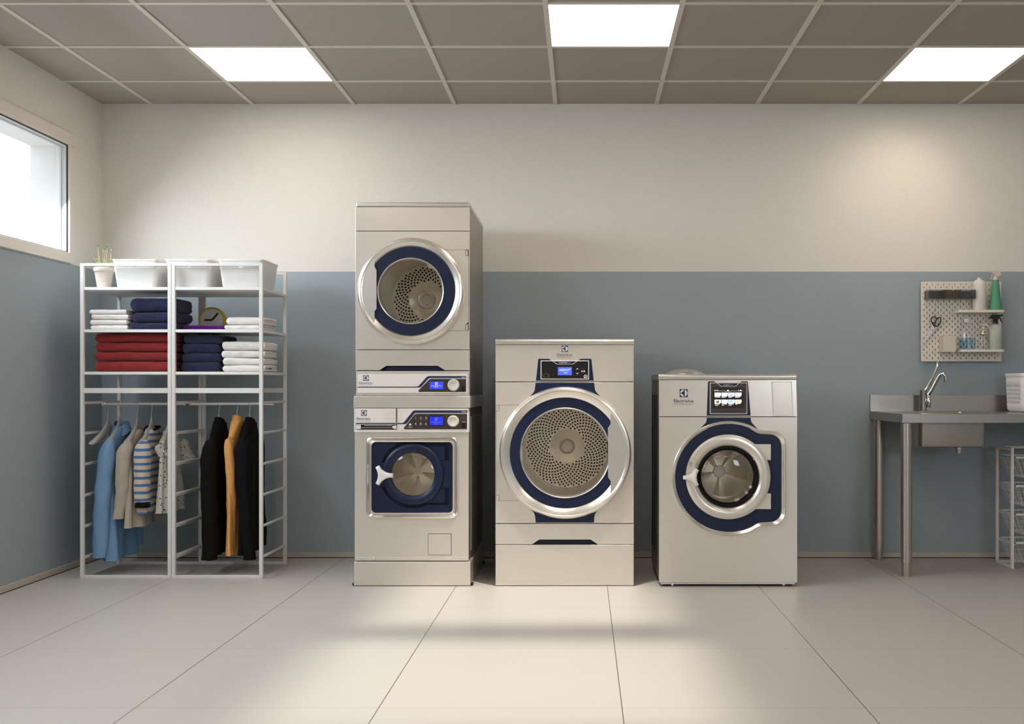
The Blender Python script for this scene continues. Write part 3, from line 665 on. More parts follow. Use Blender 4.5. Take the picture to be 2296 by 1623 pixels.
m = MB(); m.plate(P([(1828, 326), (1886, 326), (1886, 320), (1828, 320)]), yq - .002, yq, mi=1); m.plate(P([(1832, 412), (1882, 412), (1882, 332), (1832, 332)]), yq - .004, yq, mi=0)
m.build('switch', [M['black'], M['bezel']], td, smooth=False)
logo(bx(295), bz(198), bx(340) - bx(250), yq, td)
text('Electrolux', bx(182), bx(400), bz(292), bz(257), yq, M['logo_navy'], td); text('PROFESSIONAL', bx(181), bx(400), bz(315), bz(303), yq, M['letter_grey'], td, spacing=1.8)

# ---- large dryer in the middle
ld = empty('tumble_dryer', (px(1266), (D1 + YR) / 2, 0), 'wide standalone dryer with large round perforated drum, middle machine', 'tumble dryer')
x0, x1 = px(1111), px(1421)
cabinet('cabinet', x0 + .002, x1 - .002, pz(1313), pz(762), D1 + .02, YR, ld, M['steel_side'])
m = MB(); m.box(x0 + .02, x1 - .02, D1 + .03, YR - .03, 0, .010); m.build('foot', M['black'], ld, smooth=False)
m = MB(); prof = [(D1 + .02, pz(772.4)), (D1 - .006, pz(772.4)), (D1 - .006, pz(770)), (D1 + .001, pz(769.5)), (D1 - .001, pz(764)), (D1 + .004, pz(761)), (D1 + .012, pz(759.7)), (YR, pz(759.7)), (YR, pz(772.4))]
m.loft([[(x, a, b) for a, b in prof] for x in (x0 - .001, x1 + .001)], True, True, True); m.build('top_cap', M['satin'], ld, angle=50)
cx5 = lambda u: px(1180 + u / 10.822)
cz5 = lambda v: pz(750 + v / 10.822)
one('rbox', x0, x1, D1, D1 + .02, pz(855.3), pz(773), .0015).build('header_panel', M['steel'], ld)
dx, dz = px(1267.4), pz(1015)
m = MB(); m.plate([(x0, pz(1172.8)), (x1, pz(1172.8)), (x1, pz(857)), (x0, pz(857))], D1, D1 + .02, [circ(dx, dz, .285, 96)]); m.build('front_panel', M['steel'], ld, angle=30, bevel=.001)
rec = [(1193.5, 1220.5), (1206, 1211.5), (1209, 1209.5), (1324, 1209.5), (1327, 1211.5), (1340, 1220.5)]
m = MB(); m.plate([(x0, pz(1220)), (x0, pz(1174.4)), (x1, pz(1174.4)), (x1, pz(1220))] + [(px(a), pz(min(b, 1220))) for a, b in reversed(rec)], D1, D1 + .02); lp = m.build('lint_drawer', M['steel'], ld, angle=30)
m = MB(); q = [(px(a), pz(b)) for a, b in rec]
m.loft([loop3(q, D1 - .0008), [(a + (.007 if i < 3 else -.007), D1 + .012, b - .003) for i, (a, b) in enumerate(q)]], False); m.plate([(px(1192), pz(1221.5)), (px(1192), pz(1208)), (px(1341), pz(1208)), (px(1341), pz(1221.5))], D1 + .015, D1 + .019)
m.build('handle_recess', M['navy_dark'], lp, smooth=False)
one('rbox', x0, x1, D1, D1 + .02, pz(1312.5), pz(1221.4), .0015).build('base_panel', M['steel'], ld)
yh = D1
def PC(pts): return [(cx5(u), cz5(v)) for u, v in pts]
m = MB(); m.plate(PC([(235, 1118), (290, 606), (297, 592), (310, 588), (535, 588), (560, 594), (610, 634), (1262, 634), (1310, 594), (1335, 588), (1562, 588), (1575, 594), (1581, 606), (1637, 1118)]), yh - .0008, yh + .0002); m.build('navy_decal', M['navy'], ld, smooth=False)
fl = [(228, 1172), (205, 1350), (160, 1455)]
m = MB(); m.plate([(px(1201), pz(858)), (px(1198.8), pz(875)), (px(1197), pz(879)), (px(1185), pz(893)), (px(1350), pz(893)), (px(1337), pz(879)), (px(1334.5), pz(875)), (px(1332), pz(858))], yh - .0008, yh + .0002)
m.build('navy_band', M['navy'], ld, smooth=False)
m = MB(); m.plate([(px(1201.3), pz(1171.6)), (px(1199.5), pz(1156)), (px(1197), pz(1149)), (px(1190), pz(1142)), (px(1343), pz(1142)), (px(1336), pz(1149)), (px(1333), pz(1156)), (px(1331.5), pz(1171.6))], yh - .0008, yh + .0002)
m.build('navy_band', M['navy'], ld, smooth=False)
m = MB(); m.plate(rrect(cx5(350), cx5(1523), cz5(1088), cz5(628), .002, 4), yh - .004, yh); m.plate(rrect(cx5(370), cx5(1503), cz5(1068), cz5(648), .001, 3), yh - .0046, yh - .003, mi=1)
m.plate(PC([(612, 634), (1262, 634), (1130, 724), (742, 724)]), yh - .0052, yh - .003, mi=0); m.plate(PC([(650, 650), (1222, 650), (1120, 712), (752, 712)]), yh - .0058, yh - .004, mi=2)
cpn = m.build('control_panel', [M['panel_white'], M['black'], M['navy']], ld, smooth=False)
text('COMPASS', cx5(790), cx5(990), cz5(697), cz5(665), yh - .0058, M['letter_white'], cpn); text('PRO', cx5(994), cx5(1070), cz5(697), cz5(665), yh - .0058, mat('pale_blue_print', rgb(120, 140, 180), .5), cpn)
m = MB(); m.plate(PC([(767, 790), (1105, 790), (1105, 985), (767, 985)]), yh - .0056, yh - .004); m.build('display', mat('bright_blue_display', rgb(60, 76, 220), .3, emit=(rgb(68, 86, 235), .9)), cpn, smooth=False)
clock_icon(cx5(815), cz5(860), .0036, yh - .0056, cpn, M['lcd_text']); text('NORMAL TEMP', cx5(838), cx5(1078), cz5(858), cz5(832), yh - .0056, M['lcd_text'], cpn); text('PRESS SET TIME', cx5(838), cx5(1030), cz5(888), cz5(864), yh - .0056, M['lcd_text'], cpn)
text('20 MIN', cx5(912), cx5(994), cz5(942), cz5(920), yh - .0056, M['lcd_text'], cpn)
m = MB()
for v, s in ((830, 1), (945, -1)): m.plate(PC([(1212, v + 14 * s), (1240, v - 18 * s), (1268, v + 14 * s), (1260, v + 22 * s), (1240, v - 2 * s), (1220, v + 22 * s)]), yh - .0052, yh - .004)
m.plate(PC([(1338, 866), (1338, 914), (1378, 890)]), yh - .0052, yh - .004)
for u in (1386, 1402, 1416): m.plate(PC([(u, 868), (u + 9, 868), (u + 9, 912), (u, 912)]), yh - .0052, yh - .004)
m.build('buttons', M['letter_white'], cpn, smooth=False)
m = MB(); m.plate(PC([(1396, 1050), (1396, 1000), (1418, 976), (1460, 976), (1482, 1000), (1482, 1050)]), yh - .0052, yh - .004, [PC([(1414, 1030), (1414, 1000), (1428, 986), (1434, 986), (1434, 1030)]), PC([(1442, 1030), (1442, 986), (1450, 986), (1464, 1000), (1464, 1030)])])
m.build('card_symbol', M['letter_white'], cpn, smooth=False)
m = MB(); m.plate(rrect(cx5(390), cx5(570), cz5(1045), cz5(950), .001, 2), yh - .0052, yh - .004, [rrect(cx5(428), cx5(515), cz5(1030), cz5(968), .001, 2)]); m.build('service_port', M['fascia'], cpn, smooth=False)
logo(cx5(934), cz5(344), cx5(1008) - cx5(860), yh, ld)
text('Electrolux', cx5(745), cx5(1117), cz5(521), cz5(459), yh, mat('grey_navy_print', rgb(62, 64, 86), .5), ld); text('PROFESSIONAL', cx5(748), cx5(1122), cz5(566), cz5(546), yh, M['letter_grey'], ld, spacing=1.8)
chord_door(ld, dx, dz, .338, .279, .231, px(1368.8), px(1363), -1, pz(1069), pz(959), D1, 6.10, .235, .095, .045, .029, .30, .0185, .0054)
m = MB(); a = lambda u: px(1100 + u / 2.798)
b = lambda v: pz(750 + v / 2.798)
m.plate([(a(200), b(1040)), (a(54), b(1040)), (a(54), b(1006)), (a(38), b(1002)), (a(38), b(482)), (a(54), b(478)), (a(54), b(443)), (a(200), b(443))], D1 - .002, D1 + .001)
m.plate([(a(200), b(1042)), (a(36.5), b(1042)), (a(36.5), b(441)), (a(200), b(441))], D1 - .0006, D1 + .0005, mi=1)
for v0, v1 in ((1040, 1006), (478, 443)):
    m.plate([(a(38), b(v0)), (a(52), b(v0)), (a(52), b(v1)), (a(38), b(v1))], D1 - .003, D1); m.plate([(a(51), b(v0)), (a(54.5), b(v0)), (a(54.5), b(v1)), (a(51), b(v1))], D1 - .0026, D1, mi=1)
m.build('hinge_cover', [M['steel'], M['shadow_gap']], ld, angle=30)

# ---- washer on the right
D2 = 5.46
px = lambda v: X(v, D2)
pz = lambda v: Z(v, D2)
YR2 = 6.06
rw = empty('washing_machine', (px(1632), (D2 + YR2) / 2, 0), 'front loading washer with touch screen, rightmost machine beside the sink', 'washing machine')
x0, x1 = px(1478), px(1787.6)
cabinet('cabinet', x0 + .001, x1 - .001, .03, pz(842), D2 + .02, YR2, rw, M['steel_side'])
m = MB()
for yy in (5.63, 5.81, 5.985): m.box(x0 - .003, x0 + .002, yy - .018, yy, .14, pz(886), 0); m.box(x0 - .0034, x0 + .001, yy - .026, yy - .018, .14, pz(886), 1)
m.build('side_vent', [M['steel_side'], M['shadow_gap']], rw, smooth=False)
m = MB(); prof = [(D2 + .03, pz(850.6)), (D2 - .002, pz(850.6)), (D2 - .004, pz(848.5)), (D2 + .002, pz(847.5)), (D2, pz(844)), (D2 + .004, pz(840)), (D2 + .012, pz(838.3)), (YR2, pz(838.3)), (YR2, pz(850.6))]
m.loft([[(x, a, b) for a, b in prof] for x in (px(1476.8), px(1785.6))], True, True, True); m.build('top_cap', M['satin'], rw, angle=50)
m = MB(); m.lathe([(.108, 0), (.104, .006), (.085, .017), (.055, .026), (.025, .030), (1e-7, .031)], (X(1535, 5.70), 5.70, pz(838.3) - .001), 'z', 48); m.build('vent_cover', M['satin'], rw)
m = MB(); m.loft([[(px(1478), D2 + .002, pz(851.8)), (px(1785.2), D2 + .002, pz(851.8)), (px(1785.2), D2 + .03, pz(851.8)), (px(1478), D2 + .03, pz(851.8))], [(px(1478), D2, pz(933.4)), (px(1787.6), D2, pz(933.4)), (px(1787.6), D2 + .03, pz(933.4)), (px(1478), D2 + .03, pz(933.4))]], True, True, True)
m.build('header_panel', M['steel'], rw, smooth=False)
fx = lambda u: px(1500 + u / 5.796)
fz = lambda v: pz(930 + v / 5.796)
wx, wz = fx(777), fz(822)
m = MB(); m.plate([(x0, pz(1305.8)), (x1, pz(1305.8)), (x1, pz(935)), (x0, pz(935))], D2, D2 + .02, [circ(fx(766), fz(803), .165, 96)]); m.build('front_panel', M['steel'], rw, angle=30, bevel=.001)
m = MB(); m.rbox(px(1481.5), px(1783), D2 + .004, D2 + .04, .012, pz(1306.2), .002)
for u in (1507.5, 1757.5): m.lathe([(.006, 0), (.006, -.002), (.0045, -.003), (1e-7, -.003)], (px(u), D2 + .004, pz(1311)), 'y', 16)
m.build('kick_strip', M['steel'], rw)
for u in (x0 + .04, x1 - .04):
    for v in (D2 + .05, YR2 - .06): one('box', u - .02, u + .02, v - .02, v + .02, 0, .03).build('foot', M['black'], rw, smooth=False)
dxu = lambda u: px(1470 + u / 6.9576)
dzu = lambda v: pz(820 + v / 6.9576)
def PD(pts): return [(dxu(u), dzu(v)) for u, v in pts]
yh = D2
m = MB(); m.plate(PD([(797, 778), (820, 256), (824, 246), (834, 242), (905, 242), (925, 250), (945, 266), (1310, 266), (1330, 250), (1350, 242), (1424, 242), (1434, 246), (1440, 256), (1482, 778)]), yh - .0010, yh + .002); m.build('navy_decal', M['navy'], rw, smooth=False)
m = MB(); m.plate([(fx(490), fz(36)), (fx(489), fz(72)), (fx(478), fz(102)), (fx(398), fz(182)), (fx(1150), fz(182)), (fx(1076), fz(102)), (fx(1064), fz(72)), (fx(1062), fz(36))], yh - .0010, yh + .001); m.build('navy_band', M['navy'], rw, smooth=False)
m = MB(); m.plate(rrect(dxu(845), dxu(1428), dzu(752), dzu(262), .003, 4), yh - .004, yh, mi=0); m.plate(rrect(dxu(856), dxu(1417), dzu(740), dzu(272), .002, 4), yh - .0052, yh - .003, mi=1)
m.plate(PD([(952, 272), (1302, 272), (1246, 322), (1018, 322)]), yh - .0058, yh - .004, mi=0); m.plate(PD([(968, 273), (1288, 273), (1242, 315), (1024, 315)]), yh - .0064, yh - .004, mi=2)
m.plate(rrect(dxu(885), dxu(1388), dzu(660), dzu(340), .001, 2), yh - .0060, yh - .004, mi=3)
tp = m.build('touch_panel', [M['panel_white'], M['bezel'], M['navy'], M['black']], rw, smooth=False)
text('CLARUS', dxu(1054), dxu(1148), dzu(306), dzu(288), yh - .0064, M['letter_white'], tp); text('VIBE', dxu(1152), dxu(1200), dzu(306), dzu(288), yh - .0064, mat('cyan_print', rgb(70, 150, 190), .5), tp)
m = MB(); m.plate(PD([(896, 350), (1376, 350), (1376, 650), (896, 650)]), yh - .0066, yh - .005); sc = m.build('screen', M['screen'], tp, smooth=False)
m = MB(); ys = yh - .0066
for i in range(8):
    u = (919, 1027, 1132, 1238)[i % 4]; v = (418, 528)[i // 4]; q = 20
    m.plate(PD([(u, v), (u + 98, v), (u + 98, v + 64 - q), (u + 98 - q, v + 64), (u, v + 64)]), ys - .0006, ys)
m.plate(PD([(1113, 377), (1139, 377), (1139, 393), (1113, 393)]), ys - .0006, ys); m.plate(PD([(1316, 376), (1336, 376), (1336, 389), (1316, 389)]), ys - .0006, ys); m.plate(PD([(1286, 378), (1292, 375), (1304, 386), (1298, 390)]), ys - .0006, ys)
m.plate(PD([(910, 391), (1085, 391), (1100, 399), (1155, 399), (1165, 391), (1356, 391), (1356, 393), (1166, 393), (1156, 401), (1099, 401), (1084, 393), (910, 393)]), ys - .0006, ys)
m.build('screen_tiles', M['screen_white'], sc, smooth=False)
text('PROGRAMS', dxu(912), dxu(978), dzu(387), dzu(376), ys, M['screen_white'], sc)
for s, u, wd, v in (('Duvets/pillows', 922, 90, 486), ('Sheets', 1030, 58, 486), ('Delicate', 1134, 46, 486), ('Disinfection', 1238, 70, 486), ('Workwear', 924, 66, 596), ('clothes', 924, 44, 610), ('Light outdoor', 1032, 78, 596), ('wear', 1032, 28, 610), ('Mixed clothes', 1136, 74, 596), ('normal', 1136, 42, 610), ('Towels', 1242, 30, 596)):
    text(s, dxu(u), dxu(u + wd), dzu(v + 12), dzu(v), ys, M['screen_white'], sc)
def icon(pts, c):
    m = MB(); m.plate(PD(pts), ys - .0012, ys - .0004); m.build('icon', mat('icon_print', rgb(*c), .4, emit=(rgb(*c), .7)), sc, smooth=False)
icon([(934, 466), (934, 440), (948, 436), (960, 446), (974, 438), (974, 466)], (190, 212, 245)); icon([(1166, 472), (1174, 450), (1168, 432), (1180, 428), (1180, 450), (1190, 472)], (60, 56, 54)); icon([(1270, 468), (1272, 440), (1268, 430), (1280, 426), (1284, 436), (1279, 442), (1280, 468)], (110, 140, 210))
icon([(940, 570), (944, 552), (954, 545), (974, 545), (986, 554), (988, 574), (966, 584)], (70, 60, 36)); icon([(950, 548), (954, 538), (974, 536), (984, 548), (970, 556)], (190, 190, 40)); icon([(1056, 580), (1060, 550), (1070, 540), (1078, 556), (1090, 560), (1088, 582)], (214, 234, 245)); icon([(1164, 580), (1164, 556), (1154, 552), (1160, 536), (1176, 540), (1192, 536), (1198, 552), (1186, 556), (1186, 580)], (70, 200, 180)); icon([(1258, 578), (1258, 552), (1268, 538), (1284, 538), (1294, 552), (1294, 578)], (226, 180, 110))
m = MB(); m.plate(rrect(dxu(1072), dxu(1198), dzu(712), dzu(664), .001, 2), yh - .0064, yh - .004); m.build('port_cover', M['bezel'], tp, bevel=.0006)
logo(dxu(438), dzu(426), dxu(500) - dxu(375), yh - .0006, rw)
text('Electrolux', dxu(285), dxu(593), dzu(573), dzu(519), yh, M['logo_navy'], rw); text('PROFESSIONAL', dxu(285), dxu(595), dzu(609), dzu(591), yh, M['letter_grey'], rw, spacing=1.8)
m = MB(); m.plate(PD([(1804, 243), (2124, 243), (2148, 786), (1826, 786)]), yh - .0008, yh + .003, [PD([(1818, 252), (2116, 252), (2136, 776), (1838, 776)])], mi=1)
m.plate(PD([(1820, 256), (2114, 256), (2132, 772), (1840, 772)]), yh - .0025, yh + .002); m.build('detergent_lid', [M['steel'], M['satin']], rw, smooth=False, bevel=.0008)
# door: keyhole-shaped bezel
def keyhole(cx, cz, R, xe, h, rc, y, n=200):
    """circle with a square-cornered extension towards +x, concave joints softened"""
    a = math.asin(h / R) + radians(10)
    pts = circ(cx, cz, R, 140, a, 2 * pi - a, True)
    s = pts[-1]; pts += [(s[0] + .034, cz - h)]
    xr = cx + xe
    pts += [(xr - rc, cz - h)] + circ(xr - rc, cz - h + rc, rc, 10, -pi / 2, 0, True)[1:] + circ(xr - rc, cz + h - rc, rc, 10, 0, pi / 2, True) + [(pts[0][0] + .034, cz + h)]
    L = [0]
    for i in range(len(pts)):
        p, q = pts[i], pts[(i + 1) % len(pts)]; L.append(L[-1] + math.hypot(p[0] - q[0], p[1] - q[1]))
    o = []; j = 0
    for k in range(n):
        t = L[-1] * k / n
        while L[j + 1] < t: j += 1
        f = (t - L[j]) / max(1e-9, L[j + 1] - L[j]); p, q = pts[j], pts[(j + 1) % len(pts)]
        o.append((p[0] + (q[0] - p[0]) * f, p[1] + (q[1] - p[1]) * f))
    for _ in range(6): o = [((o[i - 1][0] + 2 * o[i][0] + o[(i + 1) % n][0]) / 4, (o[i - 1][1] + 2 * o[i][1] + o[(i + 1) % n][1]) / 4) for i in range(n)]
    return [(p[0], y, p[1]) for p in o]
k = D2 / F / 5.796
KH = lambda t, y: keyhole(wx, wz, 748 * k - t, 742 * k - t * 1.15, 622 * k - t, 182 * k - t * .7, y)
KH2 = lambda t, y: keyhole(wx, wz, 748 * k - t, 742 * k - t * 1.15, 618 * k - t, 182 * k - t * .7, y)
m = MB(); m.loft([KH(0, D2 + .001), KH(.001, D2 - .008), KH(.004, D2 - .012), KH(.017, D2 - .003), KH(.0185, D2 + .004), KH(.0185, D2 + .012)]); m.build('door_bezel', M['ring'], rw, angle=40)
m = MB(); m.rbox(fx(1482), fx(1504), D2 - .0125, D2 - .004, fz(1212), fz(440), .002); m.build('bezel_inlay', M['satin'], rw)
inn = [(p[0], p[2]) for p in KH(.0195, 0)]
m = MB(); m.plate(inn, D2 - .0005, D2 + .001, mi=1); inn2 = [(p[0], p[2]) for p in KH(.0225, 0)]
rects = [rrect(fx(1090), fx(1321), fz(586), fz(380), .002, 2), rrect(fx(1090), fx(1321), fz(1222), fz(1019), .002, 2)]
m = MB(); m.plate(inn, D2 - .0008, D2 + .001, [circ(fx(766), fz(803), .165, 64)], mi=1); m.plate(inn2, D2 - .006, D2 + .0005, [circ(fx(766), fz(803), .165, 64)], mi=0)
m.build('door_facing', [M['navy'], M['navy_dark']], rw, angle=30, bevel=.0015)
for q in rects: one('plate', q, D2 - .009, D2 - .004).build('hinge', M['steel'], rw, smooth=False, bevel=.0008)
m = MB(); g1 = circ(fx(764), fz(803), 590 * k, 70, radians(46), radians(314), True) + [(fx(1340), fz(1258)), (fx(1340), fz(348))]
g2 = circ(fx(764), fz(803), 575 * k, 70, radians(46), radians(314), True) + [(fx(1328), fz(1246)), (fx(1328), fz(360))]
m.plate(g1, D2 - .0068, D2 - .005, [g2]); m.build('groove', M['navy_dark'], rw, smooth=False)  # flat dark strip painted as the shade of a groove
dcx, dcz = fx(764), fz(803)
m = MB(); m.lathe([(550 * k, -.004), (550 * k, -.012), (548 * k, -.016), (520 * k, -.020), (470 * k, -.022), (425 * k, -.018), (404 * k, -.006), (398 * k, -.004), (396 * k, .01)], (dcx, D2, dcz), 'y', 112)
door = m.build('door', M['steel'], rw, angle=50)
m = MB(); m.lathe([(398 * k, -.005), (394 * k, -.012), (375 * k, -.014), (352 * k, -.008), (345 * k, .004), (344 * k, .03)], (dcx, D2, dcz), 'y', 96); m.build('gasket', M['soft_black'], rw)
gr = 346 * k
m = MB(); m.lathe([(gr, .003)] + [(gr * cos(t), .003 - .022 * sin(t)) for t in [radians(a) for a in (10, 22, 36, 50, 62, 74)]] + [(1e-7, -.0205)], (dcx, D2, dcz), 'y', 64); m.build('door_glass', M['door_glass'], rw)
m = MB(); m.lathe([(gr - .001, .004), (gr * .90, .012), (gr * .86, .05), (gr * .84, .11)], (dcx, D2, dcz), 'y', 64); m.build('glass_bowl', glass('inner_bowl', (.95, .94, .92, 1)), rw)
star_drum(dcx, dcz, D2 + .03, 5.83, gr + .004, .24, rw, 5, 80 / 5.796 * 5.8 / F, 5.815)
tri_handle(fx(300), fz(809), 120 / 5.796 * D2 / F, D2 - .016, pi, rw, M['panel_white'])
m = MB()
for u in (277, 350):
    m.plate(rrect(fx(u - 18), fx(u + 18), fz(655), fz(622), .001, 2), D2 - .0222, D2 - .018, [rrect(fx(u - 14), fx(u + 14), fz(651), fz(626), .0008, 2)])
    m.plate(circ(fx(u), fz(622), 14 * k, 10, 0, pi, True) + circ(fx(u), fz(622), 10 * k, 10, pi, 0, True), D2 - .0222, D2 - .018)
m.plate(circ(fx(322), fz(608), 44 * k, 12, radians(30), radians(140), True) + circ(fx(322), fz(608), 41 * k, 12, radians(140), radians(30), True), D2 - .0222, D2 - .018)
m.build('lock_symbols', mat('embossed_print', rgb(150, 140, 128), .5), rw, smooth=False)

# ------------------------------------------------------------------ clothes rack, two units side by side
DR, DRB, PT = 5.695, 6.170, .019
RX = (-2.668, -2.183, -1.698)
rz = lambda v: Z(v, DR)
SH = (rz(643.4), rz(738.3), rz(833.2))             # shelf tops
SHT = .0150
RUN = [rz(v) for v in (902, 970.5, 1040, 1110, 1180, 1250)]
RAIL_Y, RAIL_Z = 5.935, .9225
def rack_unit(x0, x1, label):
    r = empty('clothes_rack', ((x0 + x1) / 2, (DR + DRB) / 2, 0), label, 'clothes rack', 'white wardrobe rack units'); g = .0008
    x0 += g; x1 -= g; top = rz(590)
    for nm, ya, yb in (('front_frame', DR, DR + PT), ('rear_frame', DRB - PT, DRB)):
        m = MB(); m.box(x0, x0 + PT, ya, yb, 0, top); m.box(x1 - PT, x1, ya, yb, 0, top)
        m.box(x0 + PT, x1 - PT, ya, yb, top - .0145, top); m.box(x0 + PT, x1 - PT, ya, yb, 0, .0165)
        m.build(nm, M['rack'], r, smooth=False, bevel=.0015)
    for ya, yb in ((DR + .001, DR + .016), (DRB - .016, DRB - .001)):
        m = MB(); m.box(x0 + PT, x1 - PT, ya, yb, rz(881.4), rz(870)); m.build('brace', M['rack'], r, smooth=False, bevel=.001)
    for z in SH:
        m = MB(); m.box(x0 + PT + .001, x1 - PT - .001, DR + .002, DRB - .002, z - SHT, z); m.box(x0 + .001, x1 - .001, DR + PT + .001, DRB - PT - .001, z - SHT + .0006, z - .0004)
        m.build('shelf', M['shelf'], r, smooth=False)
    for z in RUN:
        for xa, xb in ((x0 + .002, x0 + .013), (x1 - .013, x1 - .002)):
            m = MB(); m.box(xa, xb, DR + PT, DRB - PT, z - .0035, z + .0035); xi = xb if xa < (x0 + x1) / 2 else xa
            m.box(xi - .001, xi + .001, DR + PT, DRB - PT, z - .010, z + .004); m.box(xi - .0045, xi + .0045, DR + .006, DR + PT, z - .003, z - .0008); m.box(xi - .0045, xi + .0045, DR + .006, DR + PT, z - .009, z - .007)
            m.build('runner', M['rack'], r, smooth=False)
    m = MB(); m.cyl((x0 + .016, RAIL_Y, RAIL_Z), (x1 - .016, RAIL_Y, RAIL_Z), .0075, 16)
    for x in (x0 + .015, x1 - .015): m.box(x - .0035, x + .0035, RAIL_Y - .012, RAIL_Y + .012, RAIL_Z - .009, RUN[0] - .002)
    m.build('garment_rail', M['rack'], r)
    return r
rack_unit(RX[0], RX[1], 'white open rack unit with blue and striped shirts, in the corner')
rack_unit(RX[1], RX[2], 'white open rack unit with black and orange jackets, next to the dryer')

# tubs on the top shelf
def tub(x0, x1, label):
    y0, y1, z0, z1 = 5.738, 6.035, SH[0], 1.699
    m = MB(); tp = .020
    def rr(d, z, zr=.022): return [(p[0], p[1], z) for p in rrect(x0 + d, x1 - d, y0 + d, y1 - d, zr, 6)]
    m.loft([rr(.030, z0), rr(.022, z0 + .003), rr(.018, z0 + .012), rr(.003, z1 - .008), rr(0, z1 - .008), rr(0, z1), rr(.0045, z1), rr(.0055, z1 - .008), rr(.021, z0 + .014), rr(.030, z0 + .006)], True, True, True)
    o = m.build('storage_tub', M['tub'], None, angle=40)
    c = MB(); c.cyl(((x0 + x1) / 2, y0 - .05, z1 - .034), ((x0 + x1) / 2, y0 + .06, z1 - .034), .0135, 24); co = c.build('cut', M['tub'], None, smooth=False)
    bo = o.modifiers.new('hole', 'BOOLEAN'); bo.object = co; bo.operation = 'DIFFERENCE'; bo.solver = 'EXACT'
    me = bpy.data.meshes.new_from_object(o.evaluated_get(bpy.context.evaluated_depsgraph_get())); o.modifiers.clear(); o.data = me; me.name = 'storage_tub'
    cm = co.data; bpy.data.objects.remove(co); bpy.data.meshes.remove(cm)
    return tag(o, label, 'storage box', 'white tubs on the top shelf')
tub(-2.522, -2.272, 'white open plastic tub on the top shelf right of the potted plant')
tub(-2.237, -1.988, 'white open plastic tub on the top shelf, between two other tubs')
tub(-1.955, -1.707, 'white open plastic tub at the dryer end of the top shelf')

# potted plant
pc = (-2.586, 5.80, SH[0] + .0002)
pl = empty('potted_plant', pc, 'small pale ribbed pot with thin green sprouts on the top shelf', 'plant')
m = MB(); h = 1.658 - SH[0]
prof = [(.030, 0)] + [(.0335 + .0135 * t + .0007 * (i % 2), .002 + t * (h - .026)) for i, t in enumerate([j / 12 for j in range(13)])] + [(.0510, h - .022), (.0525, h - .018), (.0525, h - .004), (.051, h), (.046, h), (.045, h - .014), (.043, h - .02)]
m.lathe(prof, pc, 'z', 48); m.build('pot', M['pot'], pl, angle=50)
m = MB(); m.lathe([(.0445, h - .016), (1e-7, h - .013)], pc, 'z', 24); m.build('soil', M['soil'], pl)
rng = random.Random(5); ms, ml = MB(), MB()
for i in range(34):
    a = rng.uniform(0, 2 * pi); rr = .034 * sqrt(rng.random()); base = Vector((pc[0] + rr * cos(a) + .006, pc[1] + rr * sin(a) * .8, pc[2] + h - .016))
    tall = i % 5 == 0; ln = rng.uniform(.105, .135) if tall else rng.uniform(.035, .085); out = rng.uniform(.0, .012) if tall else rng.uniform(.01, .05)
    tip = base + Vector((out * cos(a), out * sin(a) * .5, ln)); mid = base.lerp(tip, .5) + Vector((-.15 * out * cos(a), 0, .05 * ln))
    ms.tube([base, mid, tip], [.0011, .0009, .0006], 5)
    for k in range(3 if tall else 5):
        p = base.lerp(tip, 1 - .09 * k) if tall else base.lerp(tip, rng.uniform(.45, 1)); b = rng.uniform(0, 2 * pi); L = rng.uniform(.006, .012)
        d = Vector((cos(b) * L, sin(b) * L * .6, L * (.9 if tall else .5))); w = Vector((-sin(b), cos(b), .2)) * .0028
        q = p + d * .5; th = Vector((0, 0, .0006))
        ml.add([p, q + w, p + d, q - w, q + th * 2], [(0, 1, 4), (1, 2, 4), (2, 3, 4), (3, 0, 4), (0, 3, 2, 1)], 1 if tall else 0)
ms.build('stems', M['stem'], pl); ml.build('leaves', [M['leaf'], M['leaf_dark']], pl, smooth=False)

